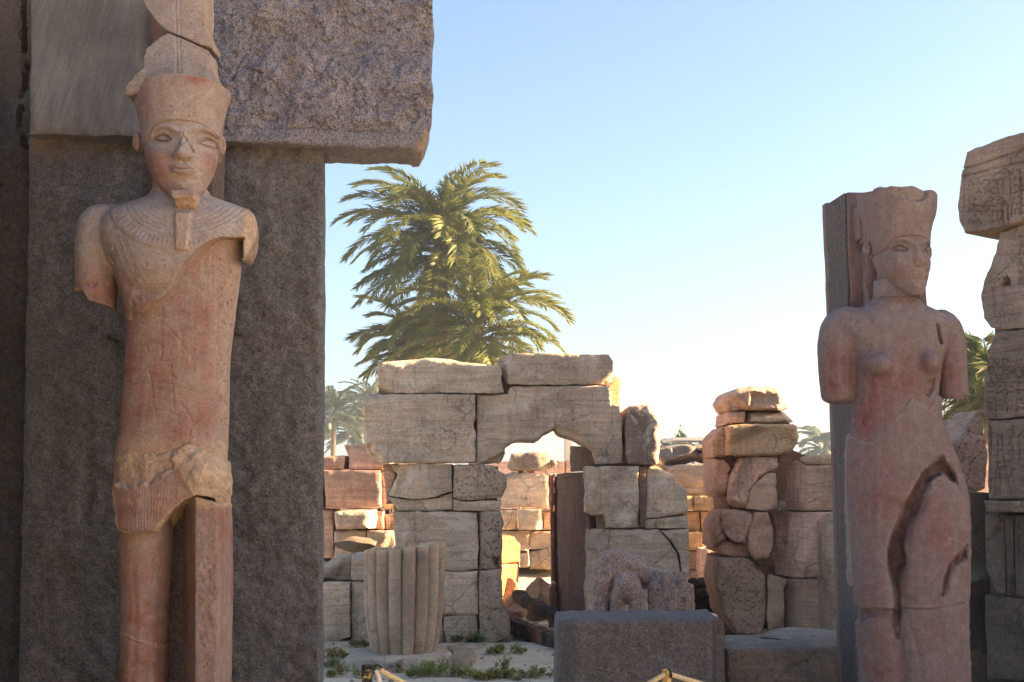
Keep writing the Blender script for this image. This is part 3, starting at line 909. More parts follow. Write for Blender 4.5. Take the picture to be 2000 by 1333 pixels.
for poly, lab in (([(990, 912), (1000, 886), (1030, 884), (1060, 884), (1072, 886), (1075, 917), (1060, 920), (1000, 920)], 'large loose grey block resting on small props atop the far wall'),
                  ([(1076, 898), (1092, 901), (1086, 912), (1077, 915)], 'small loose grey block on top of the far wall')):
    o = stone(None, poly, FW - .05, .6, M_rough, GREY, 'loose_block', step=4, edge=.05)
    tag(o, lab, 'stone block')
stone(wf, [(1030, 919), (1044, 919), (1044, 925), (1030, 925)], FW, .3, M_sand, lin('#9a5f48'), step=4)
stone(wf, [(1012, 919), (1022, 919), (1022, 925), (1012, 925)], FW, .3, M_sand, lin('#5a4a40'), step=4)
# sun-struck stub pier inside the doorway, orange sunlight put into the stone colour
sp = thing('stub_pier', P(1000, 1170, 18.6) * (1, 1, 0), 'short stacked sandstone pier with orange sunlight put into its stone colour inside the doorway', 'pier')
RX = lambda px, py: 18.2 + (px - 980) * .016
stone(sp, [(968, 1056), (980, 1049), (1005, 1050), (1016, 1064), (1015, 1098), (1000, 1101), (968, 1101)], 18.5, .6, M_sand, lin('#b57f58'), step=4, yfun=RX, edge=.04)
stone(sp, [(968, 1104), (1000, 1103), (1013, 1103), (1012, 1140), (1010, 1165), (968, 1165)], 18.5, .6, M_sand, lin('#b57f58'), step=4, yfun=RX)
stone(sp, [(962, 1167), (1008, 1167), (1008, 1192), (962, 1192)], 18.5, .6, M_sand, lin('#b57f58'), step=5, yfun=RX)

# ------------------------------------------------------------------ ruined pier, right of the doorway
RP = 15.0
rp = thing('ruined_pier', P(1510, 1245, RP + .4) * (1, 1, 0), 'tall ruined pier of weathered pink sandstone blocks capped by loose stones', 'pier')
def corner(xc, k=0.0022):
    return lambda px, py: RP + np.clip(xc - px, 0, None) * k
def bump_rel(a, f, seed):
    def g_(px, py):
        p = np.stack([px, py, px * 0], -1)
        n = fbm(p, f, 4, seed)
        return a * (.55 * n + .35 * np.abs(fbm(p + 50, f * 1.8, 3, seed + 1)) - .25)
    return g_
for poly, yo, c, mt, kw in (
    ([(1417, 783), (1424, 768), (1430, 763), (1448, 755), (1480, 753), (1515, 752), (1535, 757), (1543, 764), (1549, 768), (1549, 796), (1540, 801), (1470, 800), (1430, 803), (1424, 797)], 0, PINK2, M_rough, dict(edge=.05, edge_px=6, relief=combo(right_slope(1524, .010), chip([(1466, 800), (1472, 768), (1520, 760), (1552, 768), (1552, 802)], .07, 8, 5, 3, .2), top_slope([(1417, 775), (1470, 763), (1550, 770)], .1)))),
    ([(1424, 806), (1455, 804), (1454, 824), (1419, 829)], .05, PINK, M_sand, {}),
    ([(1460, 827), (1467, 804), (1545, 803), (1551, 810), (1561, 823), (1500, 828)], .12, SC, M_rough, dict(edge=.05, relief=combo(right_slope(1535, .01), top_slope([(1460, 812), (1500, 815), (1560, 818)], .12)))),
    ([(1423, 832), (1445, 829), (1480, 827), (1550, 828), (1562, 832), (1570, 852), (1566, 865), (1556, 875), (1551, 883), (1530, 889), (1450, 892), (1424, 889)], -.12, lin('#caab86'), M_rough, dict(edge=.05, edge_px=6, relief=right_slope(1554, .012))),
    ([(1391, 862), (1400, 848), (1416, 833), (1421, 836), (1421, 888), (1416, 894), (1396, 893)], .15, PINK, M_rough, {}),
    ([(1396, 896), (1417, 896), (1430, 912), (1428, 935), (1419, 973), (1405, 970), (1396, 960), (1394, 930)], .2, PINK, M_rough, dict(edge=.06)),
    ([(1422, 962), (1428, 930), (1440, 906), (1448, 894), (1480, 892), (1518, 894), (1520, 915), (1500, 922), (1481, 940), (1466, 958), (1461, 994), (1432, 990), (1424, 976)], .05, PINK2, M_rough, dict(edge=.04, edge_px=5, amp=.03, relief=bump_rel(.05, 1 / 30., 70))),
    ([(1461, 995), (1467, 962), (1477, 946), (1502, 925), (1519, 925), (1521, 992), (1500, 998)], -.06, PINK2, M_rough, {}),
    ([(1523, 997), (1522, 917), (1538, 901), (1560, 899), (1575, 909), (1640, 909), (1650, 909), (1650, 997), (1577, 998)], 0, PINK2, M_sand, dict(yfun=corner(1577, .008), relief=rel_lines([[(1577, 985), (1600, 978), (1612, 992), (1640, 980)]], 2, .02))),
    ([(1558, 896), (1575, 890), (1650, 889), (1650, 907), (1577, 907), (1562, 898)], .3, SC, M_sand, {}),
    ([(1393, 1070), (1394, 1030), (1402, 1012), (1411, 1000), (1412, 1038), (1420, 1054), (1404, 1062)], .12, lin('#bc9883'), M_rough, dict(edge=.03, edge_px=4)),
    ([(1413, 997), (1440, 996), (1474, 1000), (1471, 1020), (1462, 1040), (1457, 1062), (1436, 1060), (1420, 1046), (1414, 1030)], -.02, lin('#c4a18d'), M_rough, dict(edge=.04, edge_px=5, relief=bump_rel(.04, 1 / 26., 72))),
    ([(1401, 1080), (1412, 1056), (1435, 1063), (1460, 1064), (1465, 1088), (1430, 1086)], .15, PINK, M_rough, {}),
    ([(1476, 1000), (1500, 1001), (1511, 1030), (1512, 1060), (1508, 1080), (1500, 1093), (1477, 1095), (1463, 1076), (1460, 1045), (1469, 1020)], -.04, lin('#c29c86'), M_rough, dict(edge=.03, edge_px=4)),
    ([(1502, 1002), (1575, 1001), (1650, 1001), (1650, 1126), (1600, 1129), (1570, 1130), (1543, 1128), (1496, 1116), (1506, 1080), (1514, 1050), (1512, 1030)], -.08, PINK2, M_sand, dict(yfun=corner(1572, .006), relief=combo(chip([(1514, 1003), (1540, 1003), (1538, 1076)], .10, 2, 1, 3, 0), chip([(1494, 1118), (1512, 1080), (1538, 1082), (1545, 1132)], .05, 5, 3, 6, .2), chip([(1609, 1073), (1613, 1073), (1613, 1078), (1609, 1078)], .06, 1.5, 0, 1, 0), chip([(1609, 1089), (1613, 1089), (1613, 1094), (1609, 1094)], .06, 1.5, 0, 1, 0)))),
    ([(1402, 1091), (1440, 1090), (1463, 1092), (1480, 1110), (1499, 1124), (1497, 1170), (1500, 1200), (1492, 1245), (1440, 1240), (1412, 1200), (1405, 1170), (1398, 1145)], .02, lin('#b09680'), M_pock, dict(edge=.05, edge_px=6, amp=.025)),
    ([(1502, 1123), (1540, 1132), (1531, 1150), (1535, 1244), (1503, 1245), (1499, 1200)], 0, lin('#bb9d86'), M_rough, dict(relief=rel_lines([[(1505, 1128), (1508, 1175)]], 1.5, .02))),
    ([(1543, 1133), (1570, 1132), (1650, 1130), (1650, 1246), (1560, 1252), (1537, 1240), (1535, 1150)], -.02, lin('#c5a88f'), M_sand, dict(yfun=corner(1572, .006))),
    ([(1618, 1022), (1640, 1006), (1660, 1006), (1660, 1262), (1626, 1262), (1618, 1060)], -.6, SD, M_rough, dict(edge=.06))):
    if 'yfun' in kw:
        kw = dict(kw); f0 = kw['yfun']; kw['yfun'] = (lambda f0, yo: (lambda px, py: f0(px, py) + yo))(f0, yo)
    stone(rp, poly, RP + yo, .85, mt, c, **dict(dict(step=4, facet=3), **kw))
stone(rp, [(1524, 982), (1532, 978), (1537, 984), (1537, 998), (1524, 998)], RP - .10, .12, M_sand, GREY, 'peg', step=4, edge=.02)

stone(rp, [(1405, 850), (1425, 815), (1540, 815), (1550, 880), (1640, 915), (1640, 1250), (1420, 1250), (1412, 1190), (1408, 1100), (1404, 960), (1402, 900)], RP + .34, .5, M_rough, lin('#9a7e68'), 'rubble_core', step=8, amp=.03, facet=0)
# ------------------------------------------------------------------ golden wall between the doorway and the pier
GWY = 19.0
gw = thing('golden_wall', P(1370, 1150, GWY + .3) * (1, 1, 0), 'rebuilt wall of golden and grey blocks filling the gap between doorway and pier', 'wall')
for poly, yo, c in (
    ([(1296, 910), (1330, 908), (1393, 905), (1420, 905), (1420, 950), (1330, 952), (1296, 952)], .15, SA),
    ([(1296, 954), (1420, 952), (1420, 966), (1296, 968)], .15, SB),
    ([(1300, 970), (1353, 969), (1353, 997), (1300, 998)], -.1, GOLD), ([(1355, 969), (1425, 967), (1425, 997), (1355, 997)], -.1, GOLD),
    ([(1300, 1000), (1366, 1000), (1368, 1037), (1300, 1037)], 0, GOLD), ([(1369, 999), (1425, 1000), (1425, 1037), (1371, 1037)], 0, GOLD),
    ([(1300, 1040), (1378, 1040), (1376, 1075), (1300, 1075)], -.06, GOLD), ([(1380, 1040), (1425, 1040), (1425, 1075), (1379, 1075)], 0, PINK2),
    ([(1300, 1078), (1368, 1077), (1368, 1112), (1300, 1112)], 0, SA), ([(1300, 1114), (1368, 1114), (1368, 1170), (1300, 1170)], .04, SA),
    ([(1370, 1072), (1388, 1070), (1388, 1118), (1370, 1118)], -.5, PINK2), ([(1390, 1075), (1420, 1080), (1420, 1118), (1390, 1118)], -.5, PINK2),
    ([(1370, 1120), (1420, 1120), (1420, 1180), (1370, 1180)], -.5, PINK)):
    stone(gw, poly, GWY + yo, .7, M_sand, c, step=5, amp=.006)
for (px, py, sx, sz, sd, lab) in ((1333, 908, .50, .27, 21, 'big rounded grey boulder on the golden wall beside the doorway'), (1301, 906, .22, .22, 22, 'grey boulder on the golden wall half hidden behind the doorway edge'),
                                  (1382, 906, .34, .19, 23, 'grey boulder on the golden wall touching the ruined pier'), (1380, 886, .30, .12, 24, 'flat tilted stone perched on a boulder by the ruined pier')):
    o = rock(None, P(px, py, GWY + .35), (sx, .35, sz), M_rough, lin('#8f8172'), 'boulder', sd, .3, label=lab, cat='boulder')
for i in range(16):
    px = 1352 + (i % 4) * 15 + random.uniform(-4, 4) + 4 * (i // 4 % 2); py = 1200 - (i // 4) * 15
    rock(None, P(px, py, 16.5 + random.uniform(-.1, .1)), (.17, .18, .125), M_rough, lin('#3d3833'), 'rubble_stone', 40 + i, random.random() * 3, res=2,
         label='dark stone in the rubble heap at the foot of the golden wall', cat='stone', group='dark rubble heap below the golden wall', sink=0)

# ------------------------------------------------------------------ carved pillar and architrave, right edge
CY = 11.0
def obl(Y0, px0=1884, k=4.3e-4):
    return lambda px, py: Y0 / (1 + (px - px0) * k)
cp = thing('carved_pillar', P(1990, 1500, CY) * (1, 1, 0), 'carved sandstone pillar with relief signs carrying a broken architrave at the statue side', 'pillar')
ca = dict(step=2.4, amp=.012, axis=(.75, .66, 0), th=.9, facet=0)
arch_lines = [[(1880, 330), (1940, 312), (2000, 293)], [(1880, 345), (1940, 330), (2000, 315), (2100, 285)], [(1970, 335), (1975, 425)], [(1990, 328), (1994, 420)], [(1958, 440), (1955, 405), (1960, 393), (1967, 400), (1968, 438), (1958, 440)]]
stone(cp, [(1886, 296), (1900, 290), (1945, 274), (1965, 268), (2000, 258), (2120, 220), (2330, 160), (2330, 360), (2120, 406), (2000, 432), (1950, 443), (1884, 456), (1873, 430), (1869, 402), (1876, 350), (1880, 325)], CY, yfun=obl(CY), mat=M_sand, color=lin('#9a8675'), name='architrave',
      relief=combo(rel_lines(arch_lines, 1.6, .024), glyphs(1890, 1966, 350, 440, 14, 15, 77, .011), glyphs(1976, 2004, 330, 425, 12, 13, 78, .010)), **ca)
stone(cp, [(1951, 455), (2000, 436), (2150, 410), (2150, 640), (2000, 641), (1952, 645), (1935, 640), (1922, 622), (1917, 592), (1915, 575), (1921, 550), (1935, 520), (1945, 490)], CY, yfun=obl(CY + .12), mat=M_sand, color=lin('#9c8977'),
      relief=combo(rel_lines([[(1925, 625), (1960, 618), (2000, 612)], [(1940, 560), (1945, 620)], [(1940, 565), (1958, 558), (1970, 545), (1975, 562), (2000, 548)]], 1.6, .014), chip([(1957, 558), (1966, 538), (1973, 545), (1970, 558)], .08, 2, 1, 2, 0), glyphs(1988, 2012, 460, 560, 12, 14, 81, .011)), **ca)
stone(cp, [(1944, 650), (2000, 644), (2150, 643), (2150, 815), (2000, 813), (1950, 818), (1926, 820), (1919, 790), (1923, 735), (1931, 690)], CY, yfun=obl(CY + .1), mat=M_sand, color=lin('#8f7f70'),
      relief=combo(rel_lines([[(1935, 692), (2000, 682)], [(1960, 664), (1975, 660)]], 2, .012), glyphs(1930, 2010, 700, 810, 13, 15, 85, .011)), **ca)
fig = [[(1948, 850), (1950, 905), (1946, 925), (1943, 970)], [(1962, 905), (1968, 940), (1974, 972)], [(1945, 905), (1975, 900), (1972, 912), (1945, 915)], [(1935, 835), (1935, 960)], [(1990, 850), (1992, 900)], [(1992, 850), (2005, 840)], [(1954, 912), (1952, 968)], [(1956, 850), (1962, 905)], [(1976, 835), (1970, 870)]]
stone(cp, [(1927, 823), (1960, 820), (2000, 817), (2150, 818), (2150, 976), (2000, 976), (1930, 974), (1928, 900)], CY, yfun=obl(CY + .1), mat=M_sand, color=lin('#8a7a6b'), relief=rel_lines(fig, 1.7, .018), **ca)
stone(cp, [(1921, 978), (2000, 979), (2150, 979), (2150, 1003), (2000, 1001), (1923, 1001)], CY, yfun=obl(CY - .02), mat=M_sand, color=lin('#877868'), **ca)
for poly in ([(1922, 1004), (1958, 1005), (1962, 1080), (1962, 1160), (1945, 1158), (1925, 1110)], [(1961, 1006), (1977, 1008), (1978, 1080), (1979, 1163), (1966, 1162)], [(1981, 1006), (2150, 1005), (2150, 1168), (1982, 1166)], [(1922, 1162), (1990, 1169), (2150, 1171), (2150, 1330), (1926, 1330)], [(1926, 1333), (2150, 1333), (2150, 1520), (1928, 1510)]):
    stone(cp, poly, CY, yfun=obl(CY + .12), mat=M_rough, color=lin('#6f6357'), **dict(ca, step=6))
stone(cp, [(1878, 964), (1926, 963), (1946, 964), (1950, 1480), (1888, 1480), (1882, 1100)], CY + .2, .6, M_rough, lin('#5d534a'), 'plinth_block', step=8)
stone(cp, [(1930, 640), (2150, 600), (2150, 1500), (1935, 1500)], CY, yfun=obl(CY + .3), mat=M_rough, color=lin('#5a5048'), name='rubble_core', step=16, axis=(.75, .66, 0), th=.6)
tl = stone(None, [(1838, 905), (1860, 868), (1885, 838), (1915, 802), (1930, 800), (1930, 955), (1915, 960), (1880, 955), (1858, 930)], 12.2, .6, M_pock, lin('#b79683'), 'leaning_block', amp=.02, edge=.05, edge_px=7)
tag(tl, 'pink pitted block leaning behind the female statue against the carved pillar', 'stone block')
stone_b = stone(None, [(1838, 822), (1886, 821), (1890, 845), (1875, 1150), (1836, 1150)], 14.5, .6, M_sand, lin('#a8988a'), 'background_block')
tag(stone_b, 'pale upright block seen between the female statue and the leaning block', 'stone block')

# unseen wall and tall mass right of frame, shaped to shade the court
def plain_block(parent, x0, x1, y0, y1, z0, z1, mat, color, bev=.03, name='stone_block'):
    bm = bmesh.new()
    bmesh.ops.create_cube(bm, size=1.0)
    for v in bm.verts:
        v.co = Vector(((x0 + x1) / 2 + v.co.x * (x1 - x0), (y0 + y1) / 2 + v.co.y * (y1 - y0), (z0 + z1) / 2 + v.co.z * (z1 - z0)))
    bmesh.ops.bevel(bm, geom=bm.edges[:], offset=bev, segments=2, affect='EDGES')
    me = bpy.data.meshes.new(name); bm.to_mesh(me); bm.free()
    attr(me, 'fresh', np.zeros(len(me.vertices)))
    return link(name, me, mat, parent, color)
ow = thing('added_court_wall', (9.0, 13.0, 0), 'unseen sandstone wall added right of the carved pillar to shade the court', 'wall')
for k in range(5):
    for r_ in range(6):
        yc = 7.6 + k * 2.1 + (r_ % 2) * 0.7
        plain_block(ow, 8.9, 9.9, yc, yc + 2.09, r_ * .87 - .05, r_ * .87 + (.81 if r_ < 5 else 1.25 if yc < 12.7 else .72), M_sand, SB)
py_ = thing('shade_pylon', (14.0, 10.0, 0), 'unseen tall sandstone mass added to cast shade on the statues and gate', 'shade_pylon')  # out of view, put here for the shade it casts
for k in range(4):
    for r_ in range(11):
        yc = 5.4 + k * 1.95
        plain_block(py_, 12.0 + .06 * r_, 15.5 - .06 * r_, yc, yc + 1.94, r_ * 1.12 - .05, r_ * 1.12 + 1.06, M_sand, SB)

# unseen sunlit wall added behind the viewer to bounce light onto the statues
bw = thing('added_court_wall', (7.0, -10.5, 0), 'unseen broad sandstone wall added opposite the statues to bounce sunlight onto them', 'wall')
for k in range(7):
    for r_ in range(6):
        xc = -1 + k * 2.3 + (r_ % 2) * 1.1
        plain_block(bw, xc, xc + 2.29, -11.0, -10.0, r_ * 1.15 - .05, r_ * 1.15 + 1.09, M_sand, SC)
# ------------------------------------------------------------------ sculpting: implicit fields meshed with surface nets
def surface_nets(F, org, h):
    """vertices and quads of the zero level of F (negative inside)"""
    S = F < 0
    nx, ny, nz = F.shape
    cnt = np.zeros((nx - 1, ny - 1, nz - 1), np.int8)
    for dx in (0, 1):
        for dy in (0, 1):
            for dz in (0, 1):
                cnt += S[dx:nx - 1 + dx, dy:ny - 1 + dy, dz:nz - 1 + dz]
    act = (cnt > 0) & (cnt < 8)
    ci = np.argwhere(act)
    idx = np.full(act.shape, -1, np.int32)
    idx[act] = np.arange(len(ci))
    corner = np.array([[a, b, c] for a in (0, 1) for b in (0, 1) for c in (0, 1)])
    val = np.stack([F[ci[:, 0] + c[0], ci[:, 1] + c[1], ci[:, 2] + c[2]] for c in corner], 1)
    acc = np.zeros((len(ci), 3)); num = np.zeros(len(ci))
    for i in range(8):
        for j in range(i + 1, 8):
            if np.abs(corner[i] - corner[j]).sum() != 1:
                continue
            a, b = val[:, i], val[:, j]
            m = (a < 0) != (b < 0)
            t = np.where(m, a / np.where(m, a - b, 1), 0)
            acc += m[:, None] * (corner[i] + t[:, None] * (corner[j] - corner[i]))
            num += m
    V = (ci + acc / num[:, None]) * h + np.asarray(org)
    Q = []
    for ax in range(3):
        o1, o2 = (ax + 1) % 3, (ax + 2) % 3
        sl0 = [slice(1, n - 1) for n in F.shape]; sl1 = list(sl0)
        sl0[ax] = slice(0, F.shape[ax] - 1); sl1[ax] = slice(1, F.shape[ax])
        a, b = S[tuple(sl0)], S[tuple(sl1)]
        e = np.argwhere(a != b)
        inside_first = a[a != b]
        base = e.copy()
        base[:, o1] += 1; base[:, o2] += 1
        q = []
        for d1, d2 in ((-1, -1), (0, -1), (0, 0), (-1, 0)):
            c = base.copy(); c[:, o1] += d1; c[:, o2] += d2
            q.append(idx[c[:, 0], c[:, 1], c[:, 2]])
        q = np.stack(q, 1)
        q[~inside_first] = q[~inside_first][:, ::-1]
        Q.append(q)
    return V, np.vstack(Q)

def smin(a, b, k):
    h = np.clip(0.5 + 0.5 * (b - a) / k, 0, 1)
    return b + (a - b) * h - k * h * (1 - h)

def smax(a, b, k):
    return -smin(-a, -b, k)

def proj(x, y, z):
    """world -> photo pixel"""
    zz = z - CAMH
    f = y * CT + zz * ST
    u = -y * ST + zz * CT
    return 1000 + FPX * x / f, 666.5 - FPX * u / f

class Grid:
    def __init__(s, lo, hi, h):
        s.lo = np.asarray(lo, float); s.h = h
        s.n = [int(math.ceil((b - a) / h)) + 1 for a, b in zip(lo, hi)]
        s.x = (s.lo[0] + h * np.arange(s.n[0]))[:, None, None]
        s.y = (s.lo[1] + h * np.arange(s.n[1]))[None, :, None]
        s.z = (s.lo[2] + h * np.arange(s.n[2]))[None, None, :]
    def front(s, yf):
        """photo pixels of the (x, z) lattice on the vertical plane y = yf"""
        X, Z = np.meshgrid(s.x.ravel(), s.z.ravel(), indexing='ij')
        px, py = proj(X, yf, Z)
        return px, py
    def loft(s, lv, Y0, n=2.2, caps=True):
        """stack of superellipse sections; lv rows: py, pxL, pxR, front depth, back depth, forward shift"""
        z, c, a, bf, bb, v = [], [], [], [], [], []
        for py, L, R, f_, b_, v_ in lv:
            p0, p1 = P(L, py, Y0 - v_), P(R, py, Y0 - v_)
            z.append(p0[2]); c.append((p0[0] + p1[0]) / 2); a.append((p1[0] - p0[0]) / 2)
            bf.append(f_); bb.append(b_); v.append(v_)
        o = np.argsort(z)
        z = np.array(z)[o]
        zz = s.z.ravel()
        def ip(q):
            return pchip(z, np.array(q)[o], zz)[None, None, :]
        c, a, bf, bb, v = ip(c), ip(a), ip(bf), ip(bb), ip(v)
        dx = np.abs(s.x - c) / a
        dv = (Y0 - v) - s.y
        dy = np.where(dv > 0, dv / bf, -dv / bb)
        r = (dx ** n + dy ** n) ** (1.0 / n)
        d = (r - 1) * np.minimum(a, bf)
        if caps:
            d = np.maximum(d, np.maximum(s.z - z[-1], z[0] - s.z))
        return d
    def prism(s, poly_px, yf, scale):
        """signed distance (metres) to a pixel polygon swept along y"""
        px, py = s.front(yf)
        return (poly_sd(px, py, poly_px) * scale)[:, None, :]
    def ell(s, c, r):
        q = np.sqrt(((s.x - c[0]) / r[0]) ** 2 + ((s.y - c[1]) / r[1]) ** 2 + ((s.z - c[2]) / r[2]) ** 2)
        return (q - 1) * min(r)
    def mesh(s, F):
        F = np.broadcast_to(F, s.n).copy()
        for ax in range(3):                    # close the surface at the lattice border
            sl = [slice(None)] * 3
            for e in (0, -1):
                sl[ax] = e
                F[tuple(sl)] = np.maximum(F[tuple(sl)], 1e-4)
        return surface_nets(F, s.lo, s.h)

def pchip(x, y, q):
    """monotone cubic interpolation, clamped outside"""
    x = np.asarray(x, float); y = np.asarray(y, float)
    h = np.diff(x); dl = np.diff(y) / h
    m = np.zeros(len(x))
    for i in range(1, len(x) - 1):
        if dl[i - 1] * dl[i] > 0:
            w1, w2 = 2 * h[i] + h[i - 1], h[i] + 2 * h[i - 1]
            m[i] = (w1 + w2) / (w1 / dl[i - 1] + w2 / dl[i])
    m[0], m[-1] = dl[0], dl[-1]
    q = np.clip(q, x[0], x[-1])
    k = np.clip(np.searchsorted(x, q) - 1, 0, len(x) - 2)
    t = (q - x[k]) / h[k]
    return (y[k] * (1 + 2 * t) * (1 - t) ** 2 + m[k] * h[k] * t * (1 - t) ** 2 + y[k + 1] * t * t * (3 - 2 * t) + m[k + 1] * h[k] * t * t * (t - 1))

def vnormals(V, Q):
    n = np.cross(V[Q[:, 2]] - V[Q[:, 0]], V[Q[:, 3]] - V[Q[:, 1]])
    N = np.zeros_like(V)
    for k in range(4):
        np.add.at(N, Q[:, k], n)
    return N / (np.linalg.norm(N, axis=1)[:, None] + 1e-12)

def sculpt(grid, F, name, mat, parent, masks=None, rough=0.03, base=0.0012, post=None, xf=None, place=None):
    """mesh a field; masks(px,py,V,N) -> dict of stain/grey/fresh/dark in 0..1; fresh areas are roughened"""
    V, Q = grid.mesh(F)
    N = vnormals(V, Q)
    px, py = proj(V[:, 0], V[:, 1], V[:, 2])
    mk = dict(stain=np.zeros(len(V)), grey=np.zeros(len(V)), fresh=np.zeros(len(V)), dark=np.zeros(len(V)))
    if masks:
        mk.update(masks(px, py, V, N))
    dsp = base * fbm(V, 22, 3, 3) + rough * mk['fresh'] * (0.55 * fbm(V, 9, 4, 5) + 0.25 * np.abs(fbm(V, 26, 3, 6)))
    if post is not None:
        dsp = dsp + post(px, py, V, N)
    V = V + N * dsp[:, None]
    if place is not None:
        V = place(V)
    me = mesh_from(name, V, Q)
    for k, a in mk.items():
        attr(me, k, np.clip(a, 0, 1))
    return link(name, me, mat, parent)

def Gs(px, py, cx, cy, sx, sy, a, rot=0.0):
    c, s_ = math.cos(rot), math.sin(rot)
    u = (px - cx) * c + (py - cy) * s_; v = -(px - cx) * s_ + (py - cy) * c
    return a * np.exp(-(u / sx) ** 2 - (v / sy) ** 2)

def ridge(px, py, line, w, a):
    return a * np.exp(-(seg_dist(px, py, line) / w) ** 2)

M_stA = mat_statue('red_quartzite', lin('#927a6b'), lin('#87594a'), lin('#9a928b'), lin('#b59c80'), lin('#45302a'))
M_stB = mat_statue('pink_quartzite', lin('#7d6862'), lin('#784543'), lin('#867e7a'), lin('#a09080'), lin('#452a27'))

# ------------------------------------------------------------------ the shared head design (photo pixels of the left statue)
AY = 6.5
def almond(c0, top, c1, bot):
    return np.vstack([smooth_line([c0, ((c0[0] * .6 + top[0] * .4), c0[1] * .35 + top[1] * .65), top, ((c1[0] * .55 + top[0] * .45), c1[1] * .4 + top[1] * .6), c1], 6)[:-1],
                      smooth_line([c1, ((c1[0] * .5 + bot[0] * .5), c1[1] * .3 + bot[1] * .7), bot, ((c0[0] * .5 + bot[0] * .5), c0[1] * .4 + bot[1] * .6), c0], 6)[:-1]])
EYE_L = almond((297, 269), (317, 260.5), (336, 274), (317, 277))
EYE_R = almond((417, 273), (399, 262.5), (380, 276), (398, 280))
BAND = smooth_line([(262, 278), (272, 276), (284, 271), (288, 260), (300, 245), (318, 239), (346, 236), (381, 238), (404, 246), (416, 257), (423, 273), (434, 280), (445, 282)], 5)

def face_relief(px, py, broken=False):
    D = Gs(px, py, 316, 267, 25, 15, -.026) + Gs(px, py, 400, 269, 25, 15, -.030)
    D += ridge(px, py, smooth_line([(293, 264), (300, 254), (318, 248), (335, 251), (348, 258)]), 4.2, .011)
    D += ridge(px, py, smooth_line([(371, 258), (384, 252), (400, 249), (412, 256), (419, 266)]), 4.2, .011)
    for E in (EYE_L, EYE_R):
        sd = poly_sd(px, py, E)
        D += .006 * sstep(0.0, -7.0, sd) - .013 * np.exp(-((sd + 1.0) / 1.8) ** 2)
        D += .0065 * np.exp(-((sd - 2.6) / 1.5) ** 2)
    D += ridge(px, py, smooth_line([(297, 261), (308, 254), (319, 253), (331, 258), (339, 267)]), 1.4, -.006)
    D += ridge(px, py, smooth_line([(377, 269), (386, 260), (398, 255), (410, 257), (419, 265)]), 1.4, -.006)
    D += Gs(px, py, 306, 306, 24, 22, .009) + Gs(px, py, 410, 306, 20, 22, .009)
    D += Gs(px, py, 360, 334, 34, 20, .014)
    # nose
    hw = np.interp(py, [255, 270, 290, 304, 312], [8.5, 7.5, 9.5, 12.5, 13])
    hh = np.interp(py, [248, 258, 268, 285, 300, 308, 313.5, 317.5], [0, .010, .019, .036, .052, .054, .040, 0])
    nose = hh * np.exp(-(np.abs(px - 360) / hw) ** 2.6)
    nose += Gs(px, py, 346, 306, 6.5, 6, .018) + Gs(px, py, 375, 306, 6.5, 6, .018) + Gs(px, py, 361, 303, 8, 7, .006)
    if not broken:
        D += nose
        D -= recess(px, py, [(357, 260), (345, 290), (341, 300), (352, 299), (364, 287), (366, 276)], .012, 2.0, 1.5, 3)
        D -= groove(px, py, [(364, 271), (370, 284), (378, 298)], 1.3, .012)
        D -= Gs(px, py, 352, 313.5, 3.4, 1.8, .016) + Gs(px, py, 369, 313.5, 3.4, 1.8, .016)
        up = smooth_line([(333, 332), (340, 328), (350, 324.5), (360, 326.5), (370, 324.5), (379, 328), (386, 332)], 5)
        mid = smooth_line([(333, 332), (345, 331.5), (360, 334), (375, 331.5), (386, 332)], 5)
        low = smooth_line([(336, 334), (345, 341), (360, 344), (374, 341), (384, 334)], 5)
        D += .013 * sstep(2.2, -2.6, poly_sd(px, py, np.vstack([up, mid[::-1]])))
        D += .014 * sstep(2.4, -3.4, poly_sd(px, py, np.vstack([mid, low[::-1]])))
        D -= ridge(px, py, mid, 1.3, .011)
        D -= Gs(px, py, 331, 332, 5, 5, .007) + Gs(px, py, 388, 332, 5, 5, .007)
        D -= ridge(px, py, [(360, 317), (360, 324)], 2.2, .003)
    else:
        D += nose * .45
        D -= recess(px, py, [(346, 303), (375, 302), (392, 318), (388, 345), (370, 368), (352, 366), (342, 340)], .014, 4, 4, 5)
    D -= Gs(px, py, 360, 350, 22, 4, .009)
    D += Gs(px, py, 360, 363, 22, 13, .012)
    return D

HEAD = [(205, 284, 430, .165, .165, 0), (240, 284, 429, .178, .17, 0), (268, 283.5, 429, .184, .17, 0), (300, 286, 427, .186, .155, .004), (322, 290, 422, .178, .135, .014), (342, 297, 415, .160, .11, .03),
        (358, 307, 407, .128, .10, .055), (372, 319, 397, .092, .10, .085), (384, 332, 386, .06, .08, .112), (392, 343, 377, .035, .05, .130), (398, 352, 368, .012, .02, .138)]
CROWN = [(300, 281, 431, .178, .17, 0), (268, 277, 433, .188, .18, 0), (240, 273, 436, .198, .19, 0), (212, 267, 442, .208, .195, 0), (192, 262, 449, .216, .20, 0), (180, 259, 452, .220, .20, 0), (120, 252, 456, .225, .20, 0)]

